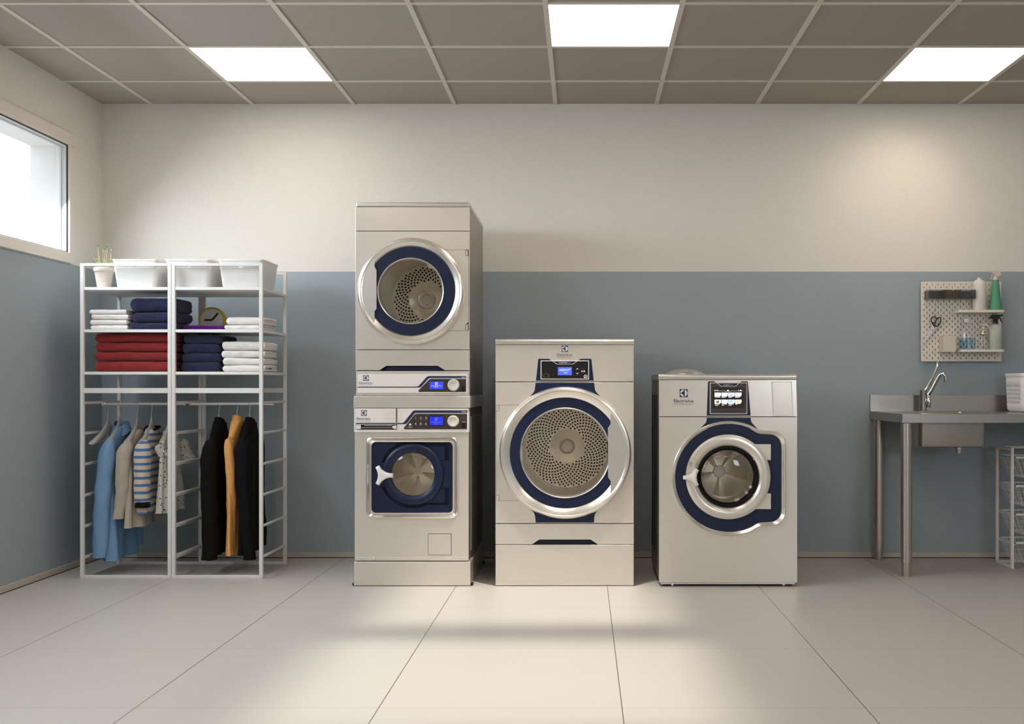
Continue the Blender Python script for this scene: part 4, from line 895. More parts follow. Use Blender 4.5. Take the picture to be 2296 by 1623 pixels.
# folded linen
def folded(name, mats, x0, x1, y0, y1, z0, z1, seed, label, group, cat='towel', layers=4, band=None):
    """cloth folded in half (and half again): U-shaped layers opening to the back, fold rounded towards the room"""
    m = MB(); rng = random.Random(seed); hh = z1 - z0; nx = 40; bands = band or ()
    ny = layers // 2; t = hh / layers
    for u in range(ny):                       # nested U sections
        zb, zt = z0 + t * (u + .5), z1 - t * (u + .5); rad = (zt - zb) / 2; zc = (zb + zt) / 2
        ys = y0 + t / 2 + u * t + rad * .75
        cl = [(y1 - rng.uniform(0, .012), zb), ((ys + y1) / 2, zb), (ys + .01, zb)] + [(ys - rad * .75 * sin(a), zc - rad * cos(a)) for a in [pi * i / 8 for i in range(9)]] + [(ys + .01, zt), ((ys + y1) / 2, zt), (y1 - rng.uniform(0, .012), zt)]
        sec = []                              # closed outline of the band of thickness t
        P = [Vector((a, b)) for a, b in cl]; nn = []
        for i in range(len(P)):
            d = (P[min(i + 1, len(P) - 1)] - P[max(i - 1, 0)]).normalized(); nn.append(Vector((-d.y, d.x)))
        hw = t * .47
        outl = [P[i] + nn[i] * hw for i in range(len(P))] + [P[-1] + (P[-1] - P[-2]).normalized() * hw * .6] + [P[i] - nn[i] * hw for i in reversed(range(len(P)))] + [P[0] + (P[0] - P[1]).normalized() * hw * .6]
        loops = []; dl, dr_ = rng.uniform(0, .006), rng.uniform(0, .008)
        for i in range(nx + 1):
            f = i / nx; f = f - .11 * sin(2 * pi * f) / 1.0 * .9; x = x0 + dl + (x1 - dr_ - x0 - dl) * f; rl = hh * .40; el = f * (x1 - x0); er = (1 - f) * (x1 - x0)
            pin = .42 + .58 * (1 - max(0, 1 - el / rl) ** 2.6) ** .42; pin *= 1 - .30 * max(0, 1 - er / (hh * .3)) ** 2
            l = []
            for q in outl:
                zz = zc + (q.y - zc) * pin; fr = max(0, 1 - (q.x - y0) / (.5 * (y1 - y0)))
                nz = noise.noise(Vector((x * 9 + seed, q.x * 7, zc * 11))) ; nz2 = noise.noise(Vector((x * 22 + seed * 3, zz * 30, u)))
                k = (zz - z0) / hh
                l.append((x + .005 * noise.noise(Vector((seed, q.x * 12, zz * 25))), q.x + .007 * fr * nz2 + (rl - min(rl, el)) * .35 * fr, zz + .0055 * nz * min(1, k * 3) * (1 if k < .95 else .6)))
            loops.append(l)
        m.loft(loops, True, True, True)
        if bands:
            k = len(outl); n0 = len(m.f) - 2 - nx * k
            for i in range(nx):
                f = (i + .5) / nx
                if any(b0 <= f <= b1 for b0, b1 in bands):
                    for j in range(k): m.m[n0 + i * k + j] = 1
    o = m.build(name, mats, None, angle=60)
    return tag(o, label, cat, group)
def stack(mats, x0, x1, y0, y1, z, hs, seed, labels, group, jit=.006, **k):
    rng = random.Random(seed)
    for i, hgt in enumerate(hs):
        a = rng.uniform(-jit, jit)
        folded('folded_towel', mats, x0 + a, x1 + a * .5, y0 + rng.uniform(0, .006), y1, z + .0004, z + hgt - .0004, seed * 7 + i, labels[i], group, **k); z += hgt
def four(desc, where): return [f'{desc}, bottom one of {where}', f'{desc}, second lowest of {where}', f'{desc}, second highest of {where}', f'{desc}, top one of {where}']
cx_ = lambda px_, D: X(px_, D)
stack(M['white_cloth'], cx_(201, 5.735), cx_(286.5, 5.735), 5.735, 5.97, SH[1], [.0275, .0275, .0275, .0275], 3, four('white folded towel', 'the stack left of the navy towels'), 'small white towels on the middle shelf')
nv = ['navy banded bath towel, bottom one of the tall stack on the middle shelf', 'navy banded bath towel, middle one of the tall stack on the middle shelf', 'navy banded bath towel, topmost and thickest of the stack on the middle shelf']
stack([M['navy_cloth'], M['navy_band']], cx_(289, 5.735), -2.170, 5.735, 5.965, SH[1], [.040, .055, .076], 11, nv, 'navy banded towels on the middle shelf', band=((.545, .56), (.605, .62)))
folded('folded_cloth', M['purple_cloth'], cx_(410, 5.76), cx_(503, 5.76), 5.76, 5.96, SH[1] + .0003, SH[1] + .025, 21, 'purple folded cloth lying flat in front of the round clock', None, 'cloth', layers=2)
stack(M['white_cloth'], cx_(505, 5.74), -1.703, 5.74, 5.98, SH[1], [.026, .044], 31, ['white folded towel under another, right of the clock', 'white folded towel on top, right of the clock'], 'white towels right of the clock')
stack(M['red_cloth'], cx_(210, 5.735), -2.178, 5.735, 6.0, SH[2], [.057, .051, .050, .048], 41, four('red folded towel', 'the red stack on the lower shelf'), 'red towels on the lower shelf')
stack(M['navy_cloth'], cx_(406, 5.735), cx_(492, 5.735), 5.735, 6.02, SH[2], [.050, .050, .050, .050], 51, four('plain navy folded towel', 'the stack between red and white'), 'plain navy towels on the lower shelf')
stack(M['white_cloth'], cx_(496, 5.735), cx_(594, 5.735), 5.735, 5.975, SH[2], [.036, .039, .039, .049], 61, four('white folded towel', 'the lower shelf stack by the dryer'), 'white towels on the lower shelf')

# clock leaning at the back of the middle shelf
ck = (X(477, 6.08), 6.08, SH[1] + .0725)
cl = empty('desk_clock', (ck[0], ck[1], SH[1]), 'round yellow rimmed clock standing behind the purple cloth', 'clock')
m = MB(); m.lathe([(.0725, .02), (.0725, -.02), (.070, -.023), (.066, -.022), (.0645, -.016), (.0645, .018)], ck, 'y', 64); m.build('rim', M['yellow'], cl, angle=40)
m = MB(); m.lathe([(.065, -.012), (1e-7, -.012), (1e-7, .012), (.065, .012)], ck, 'y', 48); m.build('face', M['clock_face'], cl)
def hand(ang, L, nm):
    m = MB(); d = (cos(ang), sin(ang)); n = (-d[1], d[0]); w = .0055
    m.plate([(ck[0] - n[0] * w, ck[2] - n[1] * w)] + [(ck[0] + d[0] * L + w * cos(ang - pi / 2 + pi * i / 8), ck[2] + d[1] * L + w * sin(ang - pi / 2 + pi * i / 8)) for i in range(9)] + [(ck[0] + n[0] * w, ck[2] + n[1] * w)], ck[1] - .016, ck[1] - .0125)
    m.build(nm, M['hand'], cl, smooth=False)
hand(radians(48), .048, 'minute_hand'); hand(radians(180), .038, 'hour_hand')

# hangers and garments
def hanger(x, label, bar=False, mt='hanger', hw=.158, drop=.140):
    h = empty('clothes_hanger', (x, RAIL_Y, RAIL_Z), label, 'clothes hanger')
    zt = RAIL_Z + .0075 + .0022; zn = RAIL_Z - .062
    pts = [(x, RAIL_Y + .013 * cos(a), RAIL_Z + .0017 - .004 + .0140 * sin(a)) for a in [radians(v) for v in range(-40, 200, 20)]]
    pts = [(x, RAIL_Y, zn - .02), (x, RAIL_Y, zn + .012), (x, RAIL_Y + .003, zn + .026)] + [(x, RAIL_Y + .0125, RAIL_Z - .022)] + pts
    m = MB(); m.tube(pts, .0016, 8); m.build('hook', M['wire'], h)
    loops = []
    for i in range(25):
        t = -1 + 2 * i / 24; y = RAIL_Y + hw * t; a = abs(t)
        z = zn - drop * (a ** .55); hgt = .034 * (1 - a) ** 1.5 + .010; th = .0065 + .012 * a
        if i in (0, 24): hgt *= .6; th *= .6
        loops.append([(x + th * cos(q), y, z - hgt + hgt * sin(q)) for q in [2 * pi * j / 12 for j in range(12)]])
    m = MB(); m.loft(loops, True, True, True); m.build('shoulders', M[mt], h, angle=60)
    if bar:
        m = MB(); m.cyl((x, RAIL_Y - hw + .012, zn - drop - .004), (x, RAIL_Y + hw - .012, zn - drop - .004), .004, 12); m.build('bar', M[mt], h)
    return h
HX = dict(empty=-2.625, blue=-2.563, beige=-2.462, stripe=-2.385, dots=-2.288, black=-2.012, orange=-1.912, black2=-1.842)
hanger(HX['empty'], 'grey empty hanger with trouser bar, leftmost on the rail', True, hw=.208)
hanger(HX['blue'], 'grey hanger inside the light blue shirt'); hanger(HX['beige'], 'grey hanger inside the beige sweater')
hanger(HX['stripe'], 'grey hanger inside the striped pullover', hw=.150); hanger(HX['dots'], 'grey hanger inside the dotted blouse, behind the middle post', hw=.105)
hanger(HX['black'], 'hanger inside the black jacket left of the orange one', hw=.140, mt='plastic'); hanger(HX['orange'], 'hanger inside the orange jacket', hw=.140, mt='plastic'); hanger(HX['black2'], 'hanger inside the black jacket right of the orange one', hw=.140, mt='plastic')

def garment(name, label, cat, x, mt, y0, y1, zh, zs, zn, thick, seed, sleeves=(), collar=None, hem_amp=.010, flare=1.0, xsh=0.0, neck=.046, group=None, slant=0.0):
    """y0..y1 width across the shoulders, zh hem, zs shoulder ends, zn neck; slant lowers the hem towards the room"""
    yc, hw = (y0 + y1) / 2, (y1 - y0) / 2
    g = empty(name, (x, yc, zn), label, cat, group); N = 72; loops = []
    def ring(z, w, tx, k, ph):
        l = []
        for j in range(N):
            a = 2 * pi * j / N; ca, sa = cos(a), sin(a)
            yy = w * (abs(ca) ** .8) * (1 if ca > 0 else -1); xx = tx * (abs(sa) ** .75) * (1 if sa > 0 else -1)
            f = k * (.010 * sin(5 * a + seed + ph) + .007 * sin(9 * a + seed * 2 - ph) + .010 * noise.noise(Vector((cos(a) * 2, sin(a) * 2 + seed, z * 5))))
            f += .0018 * noise.noise(Vector((yy * 30, seed, z * 28))) + .006 * noise.noise(Vector((yy * 9 + z * 5, seed * 3, z * 7))) * min(1, k * 2)
            l.append((x + xsh * (1 - k) * 0 + xx + f * (abs(sa) ** .5) * (1 if sa > 0 else -1) + xsh * k, yc + yy + f * .35 * ca, z - slant * k * ca * .5))
        return l
    nb = 22
    for i in range(nb + 1):
        t = i / nb; z = zh + (zs - .03 - zh) * t; k = (1 - t) ** .8
        w = hw * (.93 + (.10 * flare) * (1 - t) - .03 * sin(pi * t)); loops.append(ring(z, w, thick * (1.0 + .35 * (1 - t) * flare), k * hem_amp / .010, 1.6 * t))
    for i in range(1, 11):
        t = i / 10; z = zs - .03 + (zn - zs + .03) * (1 - (1 - t) ** 1.5) if False else zs - .03 + (zn - zs + .03) * t
        w = hw * .93 + (neck - hw * .93) * (t ** 1.15); loops.append(ring(z, w, thick * (1 - t) * .9 + .030 * t, .06, 1.6))
    inner = [[(x + xsh * 0 + (p[0] - x) * .93, yc + (p[1] - yc) * .985, p[2] + .004) for p in l] for l in loops[:3]]
    m = MB(); m.loft(inner[::-1] + loops, True, True, False); m.build('body', mt, g, angle=70)
    for s in sleeves:                   # (side, z_cuff, r_top, r_cuff, dx, dy, cuff material or None, short)
        side, zc, r0, r1, dx, dy, cm = s; ys = yc + side * (hw - .008); z0 = zs - .012; lo = []; n = 18
        for i in range(n + 1):
            t = i / n; z = z0 + .012 * sin(pi * min(t * 4, 1)) * 0 + (zc - z0) * t; rr = r0 + (r1 - r0) * t
            if t < .12: rr *= .55 + .45 * sqrt(t / .12)
            px_ = x + dx * (t ** .8) + .006 * sin(5 * t + seed); py_ = ys + side * dy * t
            l = []
            for j in range(28):
                a = 2 * pi * j / 28; w = 1 + .16 * noise.noise(Vector((cos(a) * 1.5, z * 16 + seed, sin(a) * 1.5 + side))) + .05 * sin(9 * t * pi + 2 * a + seed) * (.4 + t)
                l.append((px_ + rr * 1.0 * w * cos(a), py_ + rr * .85 * w * sin(a), z + .010 * cos(a) * (1 - t) - .10 * max(0, -(cos(a)) * dx) * 0))
            lo.append(l)
        inn = [[(px_ + (p[0] - px_) * .88, py_ + (p[1] - py_) * .88, p[2] + .003) for p in lo[-1]]]; up = [[(p[0], p[1], p[2] + .03) for p in inn[0]]]
        m = MB(); m.loft(lo + inn + up, True, True, True); sl = m.build('sleeve', mt, g, angle=70)
        if cm:
            ce = Vector((px_, py_, zc)); c2 = []
            for zz, kk in ((.030, 1.0), (.028, 1.08), (.004, 1.06), (-.002, 1.02), (0, .9)):
                c2.append([(ce.x + (p[0] - ce.x) * kk, ce.y + (p[1] - ce.y) * kk, zc + zz) for p in lo[-1]])
            m = MB(); m.loft(c2, True, False, False); m.build('cuff', cm, sl, angle=60)
    if collar:
        kind, ch, cm = collar; fl = -1 if kind == 'stand' else 1
        if kind == 'band':
            pts = [(x + .034 * sin(a), yc + (neck + .006) * cos(a), zn - .010 * abs(cos(a)) * 0 + .002 - .018 * max(0, -cos(a))) for a in [2 * pi * i / 40 for i in range(40)]]
            m = MB(); m.tube(pts, .0075, 8, closed=True); m.build('collar', cm, g)
        else:                             # turned-down or standing collar, open to the front (-y)
            lo = []
            for i in range(33):
                a = radians(-150) + radians(300) * i / 32; ca, sa = cos(a), sin(a)       # a = 0 at the back of the neck
                bx_, by_ = x + .036 * sa, yc + (neck + .002) * ca
                fz = -.030 * max(0, -ca) ; o = .010 if kind == 'shirt' else .004
                hgt = ch * (1 if kind == 'stand' else .8)
                A = (bx_, by_, zn + fz - .012); B = (bx_ * .5 + x * .5 + .018 * sa, by_, zn + fz + hgt)
                if kind == 'shirt':
                    Cc = (x + .052 * sa, yc + (neck + .020) * ca, zn + fz - hgt * .75 - .012 * max(0, -ca)); D_ = (x + .049 * sa, yc + (neck + .016) * ca, zn + fz - hgt * .75 - .010 * max(0, -ca)); E = (bx_ * .5 + x * .5 + .014 * sa, by_ - .002 * ca, zn + fz + hgt - .003)
                    lo.append([A, B, Cc, D_, E])
                else:
                    fz = -.034 * (1 - ca) * .5; A = (x + .033 * sa, yc - (neck + .004) * ca, zn + fz - .016); B = (x + .026 * sa, yc - (neck - .010) * ca, zn + fz + hgt); Cc = (x + .023 * sa, yc - (neck - .013) * ca, zn + fz + hgt); D_ = (x + .030 * sa, yc - (neck + .001) * ca, zn + fz - .014)
                    lo.append([A, B, Cc, D_])
            m = MB(); m.loft(lo, True, True, True); m.build('collar', cm, g, angle=50)
    return g
garment('shirt', 'light blue satin shirt hanging at the left end of the rail', 'shirt', HX['blue'], M['blue_shirt'], 5.790, 6.135, .076, .742, .800, .028, 2.1,
        [(-1, .098, .046, .040, -.040, .012, None), (1, .12, .042, .036, .01, .0, None)], ('shirt', .034, M['blue_shirt']), .012)
garment('sweater', 'beige sweater hanging between the blue shirt and the striped pullover', 'sweater', HX['beige'], M['beige_knit'], 5.790, 6.125, .255, .728, .782, .026, 4.4,
        [(-1, .305, .044, .028, -.045, .005, None), (1, .36, .042, .034, .01, .0, None)], None, .013, flare=1.4, xsh=.01)
garment('pullover', 'blue and cream striped pullover with black neck band', 'pullover', HX['stripe'], M['stripe'], 5.790, 6.120, .330, .735, .792, .026, 7.3,
        [(-1, .368, .046, .040, .012, .002, M['soft_black']), (1, .40, .040, .034, .01, .0, M['soft_black'])], ('band', 0, M['soft_black']), .008)
garment('blouse', 'white black-dotted short sleeved blouse behind the middle post', 'blouse', HX['dots'], M['dots'], 5.815, 6.10, .330, .725, .775, .026, 9.2,
        [(-1, .64, .026, .028, .0, -.02, None), (1, .60, .042, .046, .045, .0, None)], None, .009)
garment('jacket', 'black jacket hanging left of the orange one', 'jacket', HX['black'], M['black_cloth'], 5.790, 6.105, .105, .745, .822, .030, 3.3,
        [(-1, .085, .044, .040, -.006, .008, None), (1, .12, .040, .036, .008, .0, None)], ('stand', .030, M['black_cloth']), .009, flare=.6)
garment('jacket', 'orange jacket hanging between two black ones', 'jacket', HX['orange'], M['orange_cloth'], 5.785, 6.105, .105, .750, .828, .022, 5.7,
        [(-1, .115, .026, .022, .0, -.06, None), (1, .085, .040, .035, .048, -.13, None)], ('stand', .034, M['orange_cloth']), .008, flare=.6)
garment('jacket', 'black jacket hanging right of the orange one', 'jacket', HX['black2'], M['black_cloth'], 5.785, 6.105, .105, .745, .822, .026, 8.8,
        [(-1, .085, .040, .034, .040, .0, None), (1, .12, .036, .032, .012, -.01, None)], ('stand', .030, M['black_cloth']), .008, flare=.6)

# ------------------------------------------------------------------ sink table
SX0, SX1, SY0, SY1, ST, SB = 1.706, 3.05, 5.735, 6.386, .8716, .8240
st = empty('sink_table', ((SX0 + SX1) / 2, (SY0 + SY1) / 2, 0), 'stainless steel sink table on tubular legs under the pegboard', 'sink table')
BX0, BX1, BY0, BY1, BZ = 1.833, 2.201, 5.85, 6.215, .686
m = MB()
def slab(m, x0, x1, y0, y1, z0, z1, hx0, hx1, hy0, hy1):
    m.box(x0, hx0, y0, y1, z0, z1); m.box(hx1, x1, y0, y1, z0, z1); m.box(hx0, hx1, y0, hy0, z0, z1); m.box(hx0, hx1, hy1, y1, z0, z1)
o = [(SX0, SY0), (SX1, SY0), (SX1, SY1), (SX0, SY1)]; h = [(p[0], p[1]) for p in rrect(BX0, BX1, BY0, BY1, .03, 6)]
q = MB(); q.plate(o, -ST, -ST + .003, [h]); q.v = [(v[0], v[2], -v[1]) for v in q.v]; m.add(q.v, q.f)
m.box(SX0, SX1, SY0, SY0 + .003, SB, ST - .0005); m.box(SX0, SX0 + .003, SY0 + .003, SY1, SB, ST - .0005); m.box(SX1 - .003, SX1, SY0 + .003, SY1, SB, ST - .0005)
m.box(SX0 + .003, SX1 - .003, SY1 - .003, SY1, SB, ST - .0005)
m.build('worktop', M['table_steel'], st, smooth=False, bevel=.0012)
m = MB(); m.box(SX0, SX1, SY1 - .012, SY1, ST - .002, .968); m.build('backsplash', M['table_steel'], st, smooth=False, bevel=.001)
m = MB(); rr = lambda d, z, r_=.03: [(p[0], p[1], z) for p in rrect(BX0 - d, BX1 + d, BY0 - d, BY1 + d, r_ + d, 8)]
m.loft([rr(.035, ST), rr(.032, ST + .003), rr(.024, ST + .0042), rr(.006, ST + .004), rr(.0, ST), rr(-.004, ST - .01), rr(-.004, BZ + .018), rr(-.010, BZ + .006), rr(-.02, BZ + .003)], True, False, True)
m.loft([rr(.0, ST - .004), rr(.0, BZ + .018), rr(-.005, BZ + .005), rr(-.018, BZ)], True, False, True)
ba = m.build('basin', M['table_steel'], st, angle=40)
m = MB(); dxx, dyy = 2.087, 5.96
m.lathe([(.026, .02), (.026, .0), (.024, -.002), (.024, -.012), (.019, -.013), (.019, -.030), (.017, -.032), (.017, -.040), (1e-7, -.040)], (dxx, dyy, BZ + .001), 'z', 32); m.build('drain', M['leg_steel'], ba)
for x, y in ((1.736, 5.765), (1.743, 6.33), (3.0, 5.765), (3.0, 6.33)):
    m = MB(); m.lathe([(.0300, .075), (.0300, SB - .002)], (x, y, 0), 'z', 40); lg = m.build('leg', M['leg_steel'], st)
    m = MB(); m.lathe([(.0245, 0), (.0252, .004), (.0252, .078)], (x, y, 0), 'z', 32); m.build('foot', M['leg_steel'], lg)

# mixer tap standing behind the basin
fx_, fy_, fz_ = 1.992, 6.29, ST + .0003
fa = empty('mixer_tap', (fx_, fy_, fz_), 'chrome mixer tap with long lever standing behind the sink basin', 'tap')
m = MB(); m.lathe([(.024, 0), (.024, .004), (.0205, .006), (.0205, .040), (.0195, .042), (.0195, .092), (.0215, .094), (.0215, .124), (.018, .127), (1e-7, .127)], (fx_, fy_, fz_), 'z', 40)
m.rbox(fx_ - .004, fx_ + .036, fy_ - .02, fy_ + .01, fz_ + .044, fz_ + .064, .006); m.build('body', M['chrome'], fa)
m = MB(); b0 = Vector((fx_ + .031, fy_ - .012, fz_ + .022))
m.lathe([(.011, 0), (.0125, .006), (.0125, .072), (.009, .078), (.009, .086)], b0, 'z', 24)
m.tube([(fx_ + .024, fy_ - .02, fz_ + .10), (fx_ + .040, fy_ - .028, fz_ + .126), (fx_ + .060, fy_ - .04, fz_ + .172), (fx_ + .0755, fy_ - .05, fz_ + .205), (fx_ + .083, fy_ - .056, fz_ + .217), (fx_ + .092, fy_ - .062, fz_ + .222), (fx_ + .101, fy_ - .068, fz_ + .218), (fx_ + .106, fy_ - .072, fz_ + .206), (fx_ + .1075, fy_ - .074, fz_ + .185)], [.0108] * 8 + [.0095], 16)
m.cyl((fx_ + .1075, fy_ - .074, fz_ + .190), (fx_ + .1075, fy_ - .074, fz_ + .172), .0105, 20); m.build('spout', M['chrome'], fa)
m = MB(); m.tube([(fx_ + .008, fy_, fz_ + .118), (fx_ + .022, fy_ - .01, fz_ + .140), (fx_ + .050, fy_ - .016, fz_ + .200), (fx_ + .070, fy_ - .02, fz_ + .246), (fx_ + .076, fy_ - .022, fz_ + .262)], [.012, .0108, .0098, .0086, .008], 14)
m.tube([(fx_ + .070, fy_ - .02, fz_ + .240), (fx_ + .0775, fy_ - .022, fz_ + .258), (fx_ + .0785, fy_ - .023, fz_ + .280), (fx_ + .077, fy_ - .023, fz_ + .291)], [.007, .0085, .0085, .005], 14)
m.build('lever', M['chrome'], fa)

# perforated laundry basket on the worktop
LX0, LX1, LY0, LY1, LZ0 = 2.470, 2.82, 6.03, 6.29, ST + .0018
lb = empty('laundry_basket', ((LX0 + LX1) / 2, (LY0 + LY1) / 2, LZ0), 'white perforated plastic basket on the worktop, cut by the right frame edge', 'basket')
pit = .0147; ux = pit * .62
def per(d, r_=.035):
    x0, x1, y0, y1 = LX0 - d, LX1 + d, LY0 - d, LY1 + d; out = []
    def seg(a, b, n): return [(a[0] + (b[0] - a[0]) * i / n, a[1] + (b[1] - a[1]) * i / n) for i in range(n)]
    nxl, nyl = int((LX1 - LX0 - 2 * r_) / pit) * 2, int((LY1 - LY0 - 2 * r_) / pit) * 2
    out += seg((x0 + r_, y0), (x1 - r_, y0), nxl) + circ(x1 - r_, y0 + r_, r_, 6, -pi / 2, 0) + seg((x1, y0 + r_), (x1, y1 - r_), nyl) + circ(x1 - r_, y1 - r_, r_, 6, 0, pi / 2)
    out += seg((x1 - r_, y1), (x0 + r_, y1), nxl) + circ(x0 + r_, y1 - r_, r_, 6, pi / 2, pi) + seg((x0, y1 - r_), (x0, y0 + r_), nyl) + circ(x0 + r_, y0 + r_, r_, 6, pi, 1.5 * pi)
    fl = [i % 2 == 0 for i in range(nxl)] + [False] * 6 + [i % 2 == 0 for i in range(nyl)] + [False] * 6 + [i % 2 == 0 for i in range(nxl)] + [False] * 6 + [i % 2 == 0 for i in range(nyl)] + [False] * 6
    return out, fl
zz = [0, .004, .014, .040] + [.040 + v for k_ in range(5) for v in (k_ * .0232 + .0095, k_ * .0232 + .0232)]; zz = [0, .003, .012]
hz = []; z = .045
for k_ in range(5): hz.append((z, z + .0135)); z += .0232
zs_ = [0, .004, .014] + [v for p in hz for v in p] + [.200]; ho = {zs_.index(p[0]) for p in hz}
m = MB(); lo = []
for v in zs_:
    d = -.016 * (1 - min(1, v / .014)) ** 2 - .004 + .006 * v / .2; lo.append([(p[0], p[1], LZ0 + v) for p in per(d)[0]])
fl = per(0)[1]; n = len(fl); vs = [p for l in lo for p in l]; fs = []
for i in range(len(lo) - 1):
    for j in range(n):
        if i in ho and fl[j]: continue
        k_ = (j + 1) % n; fs.append((i * n + j, i * n + k_, (i + 1) * n + k_, (i + 1) * n + j))
fs.append(tuple(range(n))); m.add(vs, fs); m.build('body', M['plastic'], lb, angle=50, solid=.003)
m = MB(); R_ = lambda d, v: [(p[0], p[1], LZ0 + v) for p in per(d)[0]]
m.loft([R_(.0, .196), R_(.004, .199), R_(.006, .203), R_(.006, .217), R_(.004, .220), R_(-.003, .220), R_(-.004, .214), R_(-.002, .196), R_(.0, .196)]); m.build('rim', M['plastic'], lb, angle=50)

# wire drawer tower under the worktop
TX0, TY0, TY1 = 2.393, 6.0, 6.235; TX1 = TX0 + .36
tw = empty('wire_drawer_unit', ((TX0 + TX1) / 2, (TY0 + TY1) / 2, 0), 'white frame with four wire drawers under the right of the worktop', 'drawer unit')
m = MB(); ht = .676
for x in (TX0, TX1 - .016):
    m.box(x, x + .016, TY0, TY0 + .016, 0, ht); m.box(x, x + .016, TY1 - .016, TY1, 0, ht); m.box(x, x + .016, TY0 + .016, TY1 - .016, ht - .016, ht); m.box(x, x + .016, TY0 + .016, TY1 - .016, 0, .016)
for v in (ht - .016, 0): m.box(TX0 + .016, TX1 - .016, TY1 - .014, TY1 - .002, v, v + .014)
lv = [.625 - .159 * i for i in range(4)]
for zq in lv:
    for x in (TX0 + .014, TX1 - .022): m.box(x, x + .008, TY0 + .004, TY1 - .004, zq - .016, zq - .010)
m.build('frame', M['rack'], tw, smooth=False, bevel=.001)
for zq in lv:
    x0, x1, y0, y1 = TX0 + .023, TX1 - .023, TY0 + .002, TY1 - .004; m = MB(); wr = .0011; dp = .118; ins = .052
    m.box(x0, x1, y0, y0 + .004, zq - .010, zq + .002); m.box(x0, x1, y1 - .004, y1, zq - .008, zq); m.box(x0, x0 + .004, y0, y1, zq - .008, zq); m.box(x1 - .004, x1, y0, y1, zq - .008, zq)
    for i in range(9):                      # wires running across
        y = y0 + .004 + (y1 - y0 - .008) * i / 8
        m.tube([(x0 + .002, y, zq), (x0 + ins * .75, y, zq - dp * .82), (x0 + ins, y, zq - dp), (x1 - ins, y, zq - dp), (x1 - ins * .75, y, zq - dp * .82), (x1 - .002, y, zq)], wr, 5)
    for i in range(13):                     # wires running front to back
        x = x0 + .012 + (x1 - x0 - .024) * i / 12; e = min(x - x0, x1 - x); zb = zq - dp if e >= ins else zq - dp * min(1, e / ins)
        xx = x0 + ins + (x1 - x0 - 2 * ins) * i / 12
        m.tube([(x, y0 + .002, zq), (xx, y0 + .028, zq - dp * .86), (xx, y0 + .042, zq - dp), (xx, y1 - .042, zq - dp), (xx, y1 - .028, zq - dp * .86), (x, y1 - .002, zq)], wr, 5)
    for f_ in (.33, .62):
        a_ = ins * .75 * f_ / .82; b_ = .028 * f_ / .86
        m.tube([(x0 + a_, y0 + b_, zq - dp * f_), (x1 - a_, y0 + b_, zq - dp * f_), (x1 - a_, y1 - b_, zq - dp * f_), (x0 + a_, y1 - b_, zq - dp * f_)], wr, 5, closed=True)
    m.build('wire_drawer', M['rack'], tw)

# ------------------------------------------------------------------ pegboard
PX0_, PX1_, PZ0, PZ1, PYF, PYB = X(2065, 6.36), X(2245.3, 6.36), Z(810, 6.36), Z(631.2, 6.36), 6.360, 6.365
pb = empty('pegboard', ((PX0_ + PX1_) / 2, YB, PZ0), 'white pegboard with slots hung on the blue wall above the sink', 'pegboard')
k4 = 6.36 / F / 4.773; pw = lambda u: X(1930 + u / 4.773, 6.36)
ph = lambda v: Z(600 + v / 4.773, 6.36)
xs = [PX0_, PX0_ + .008]; zs2 = [PZ1, PZ1 - .008]
for i in range(27): c = pw(677 + 30.2 * i); xs += [c - .0026, c + .0026]
for i in range(27): c = ph(180 + 30.32 * i); zs2 += [c + .0060, c - .0060]
xs += [PX1_ - .008, PX1_]; zs2 += [PZ0 + .008, PZ0]
m = MB(); W_ = len(xs); vs = []; fs = []
for y in (PYF, PYB): vs += [(a, y, b) for b in zs2 for a in xs]
NV = len(xs) * len(zs2); keep = {}
for j in range(len(zs2) - 1):
    for i in range(W_ - 1):
        hole = i >= 2 and j >= 2 and i % 2 == 0 and j % 2 == 0 and i < W_ - 2 and j < len(zs2) - 2 and ((i // 2 - 1) + (j // 2 - 1)) % 2 == 1
        if (i in (0, W_ - 2)) and (j in (0, len(zs2) - 2)): hole = True
        keep[(i, j)] = not hole
for (i, j), kp in keep.items():
    a, b, c, d = j * W_ + i, j * W_ + i + 1, (j + 1) * W_ + i + 1, (j + 1) * W_ + i
    if kp:
        fs.append((a, b, c, d)); fs.append((d + NV, c + NV, b + NV, a + NV))
        for (di, dj), e in (((-1, 0), (a, d)), ((1, 0), (b, c)), ((0, -1), (a, b)), ((0, 1), (d, c))):
            if not keep.get((i + di, j + dj), False): fs.append((e[0], e[1], e[1] + NV, e[0] + NV))
m.add(vs, fs)
for sx, sz, ax, az in ((PX0_ + .008, PZ1 - .008, 90, 180), (PX1_ - .008, PZ1 - .008, 0, 90), (PX0_ + .008, PZ0 + .008, 180, 270), (PX1_ - .008, PZ0 + .008, 270, 360)):
    m.plate([(sx, sz)] + circ(sx, sz, .008, 6, radians(ax), radians(az), True), PYF, PYB)
m.build('board', M['peg'], pb, smooth=False, recalc=False)
m = MB(); [m.box(x - .012, x + .012, PYB, YB, z - .012, z + .012) for x in (PX0_ + .06, PX1_ - .06) for z in (PZ0 + .07, PZ1 - .07)]; m.build('spacer', M['peg'], pb, smooth=False)

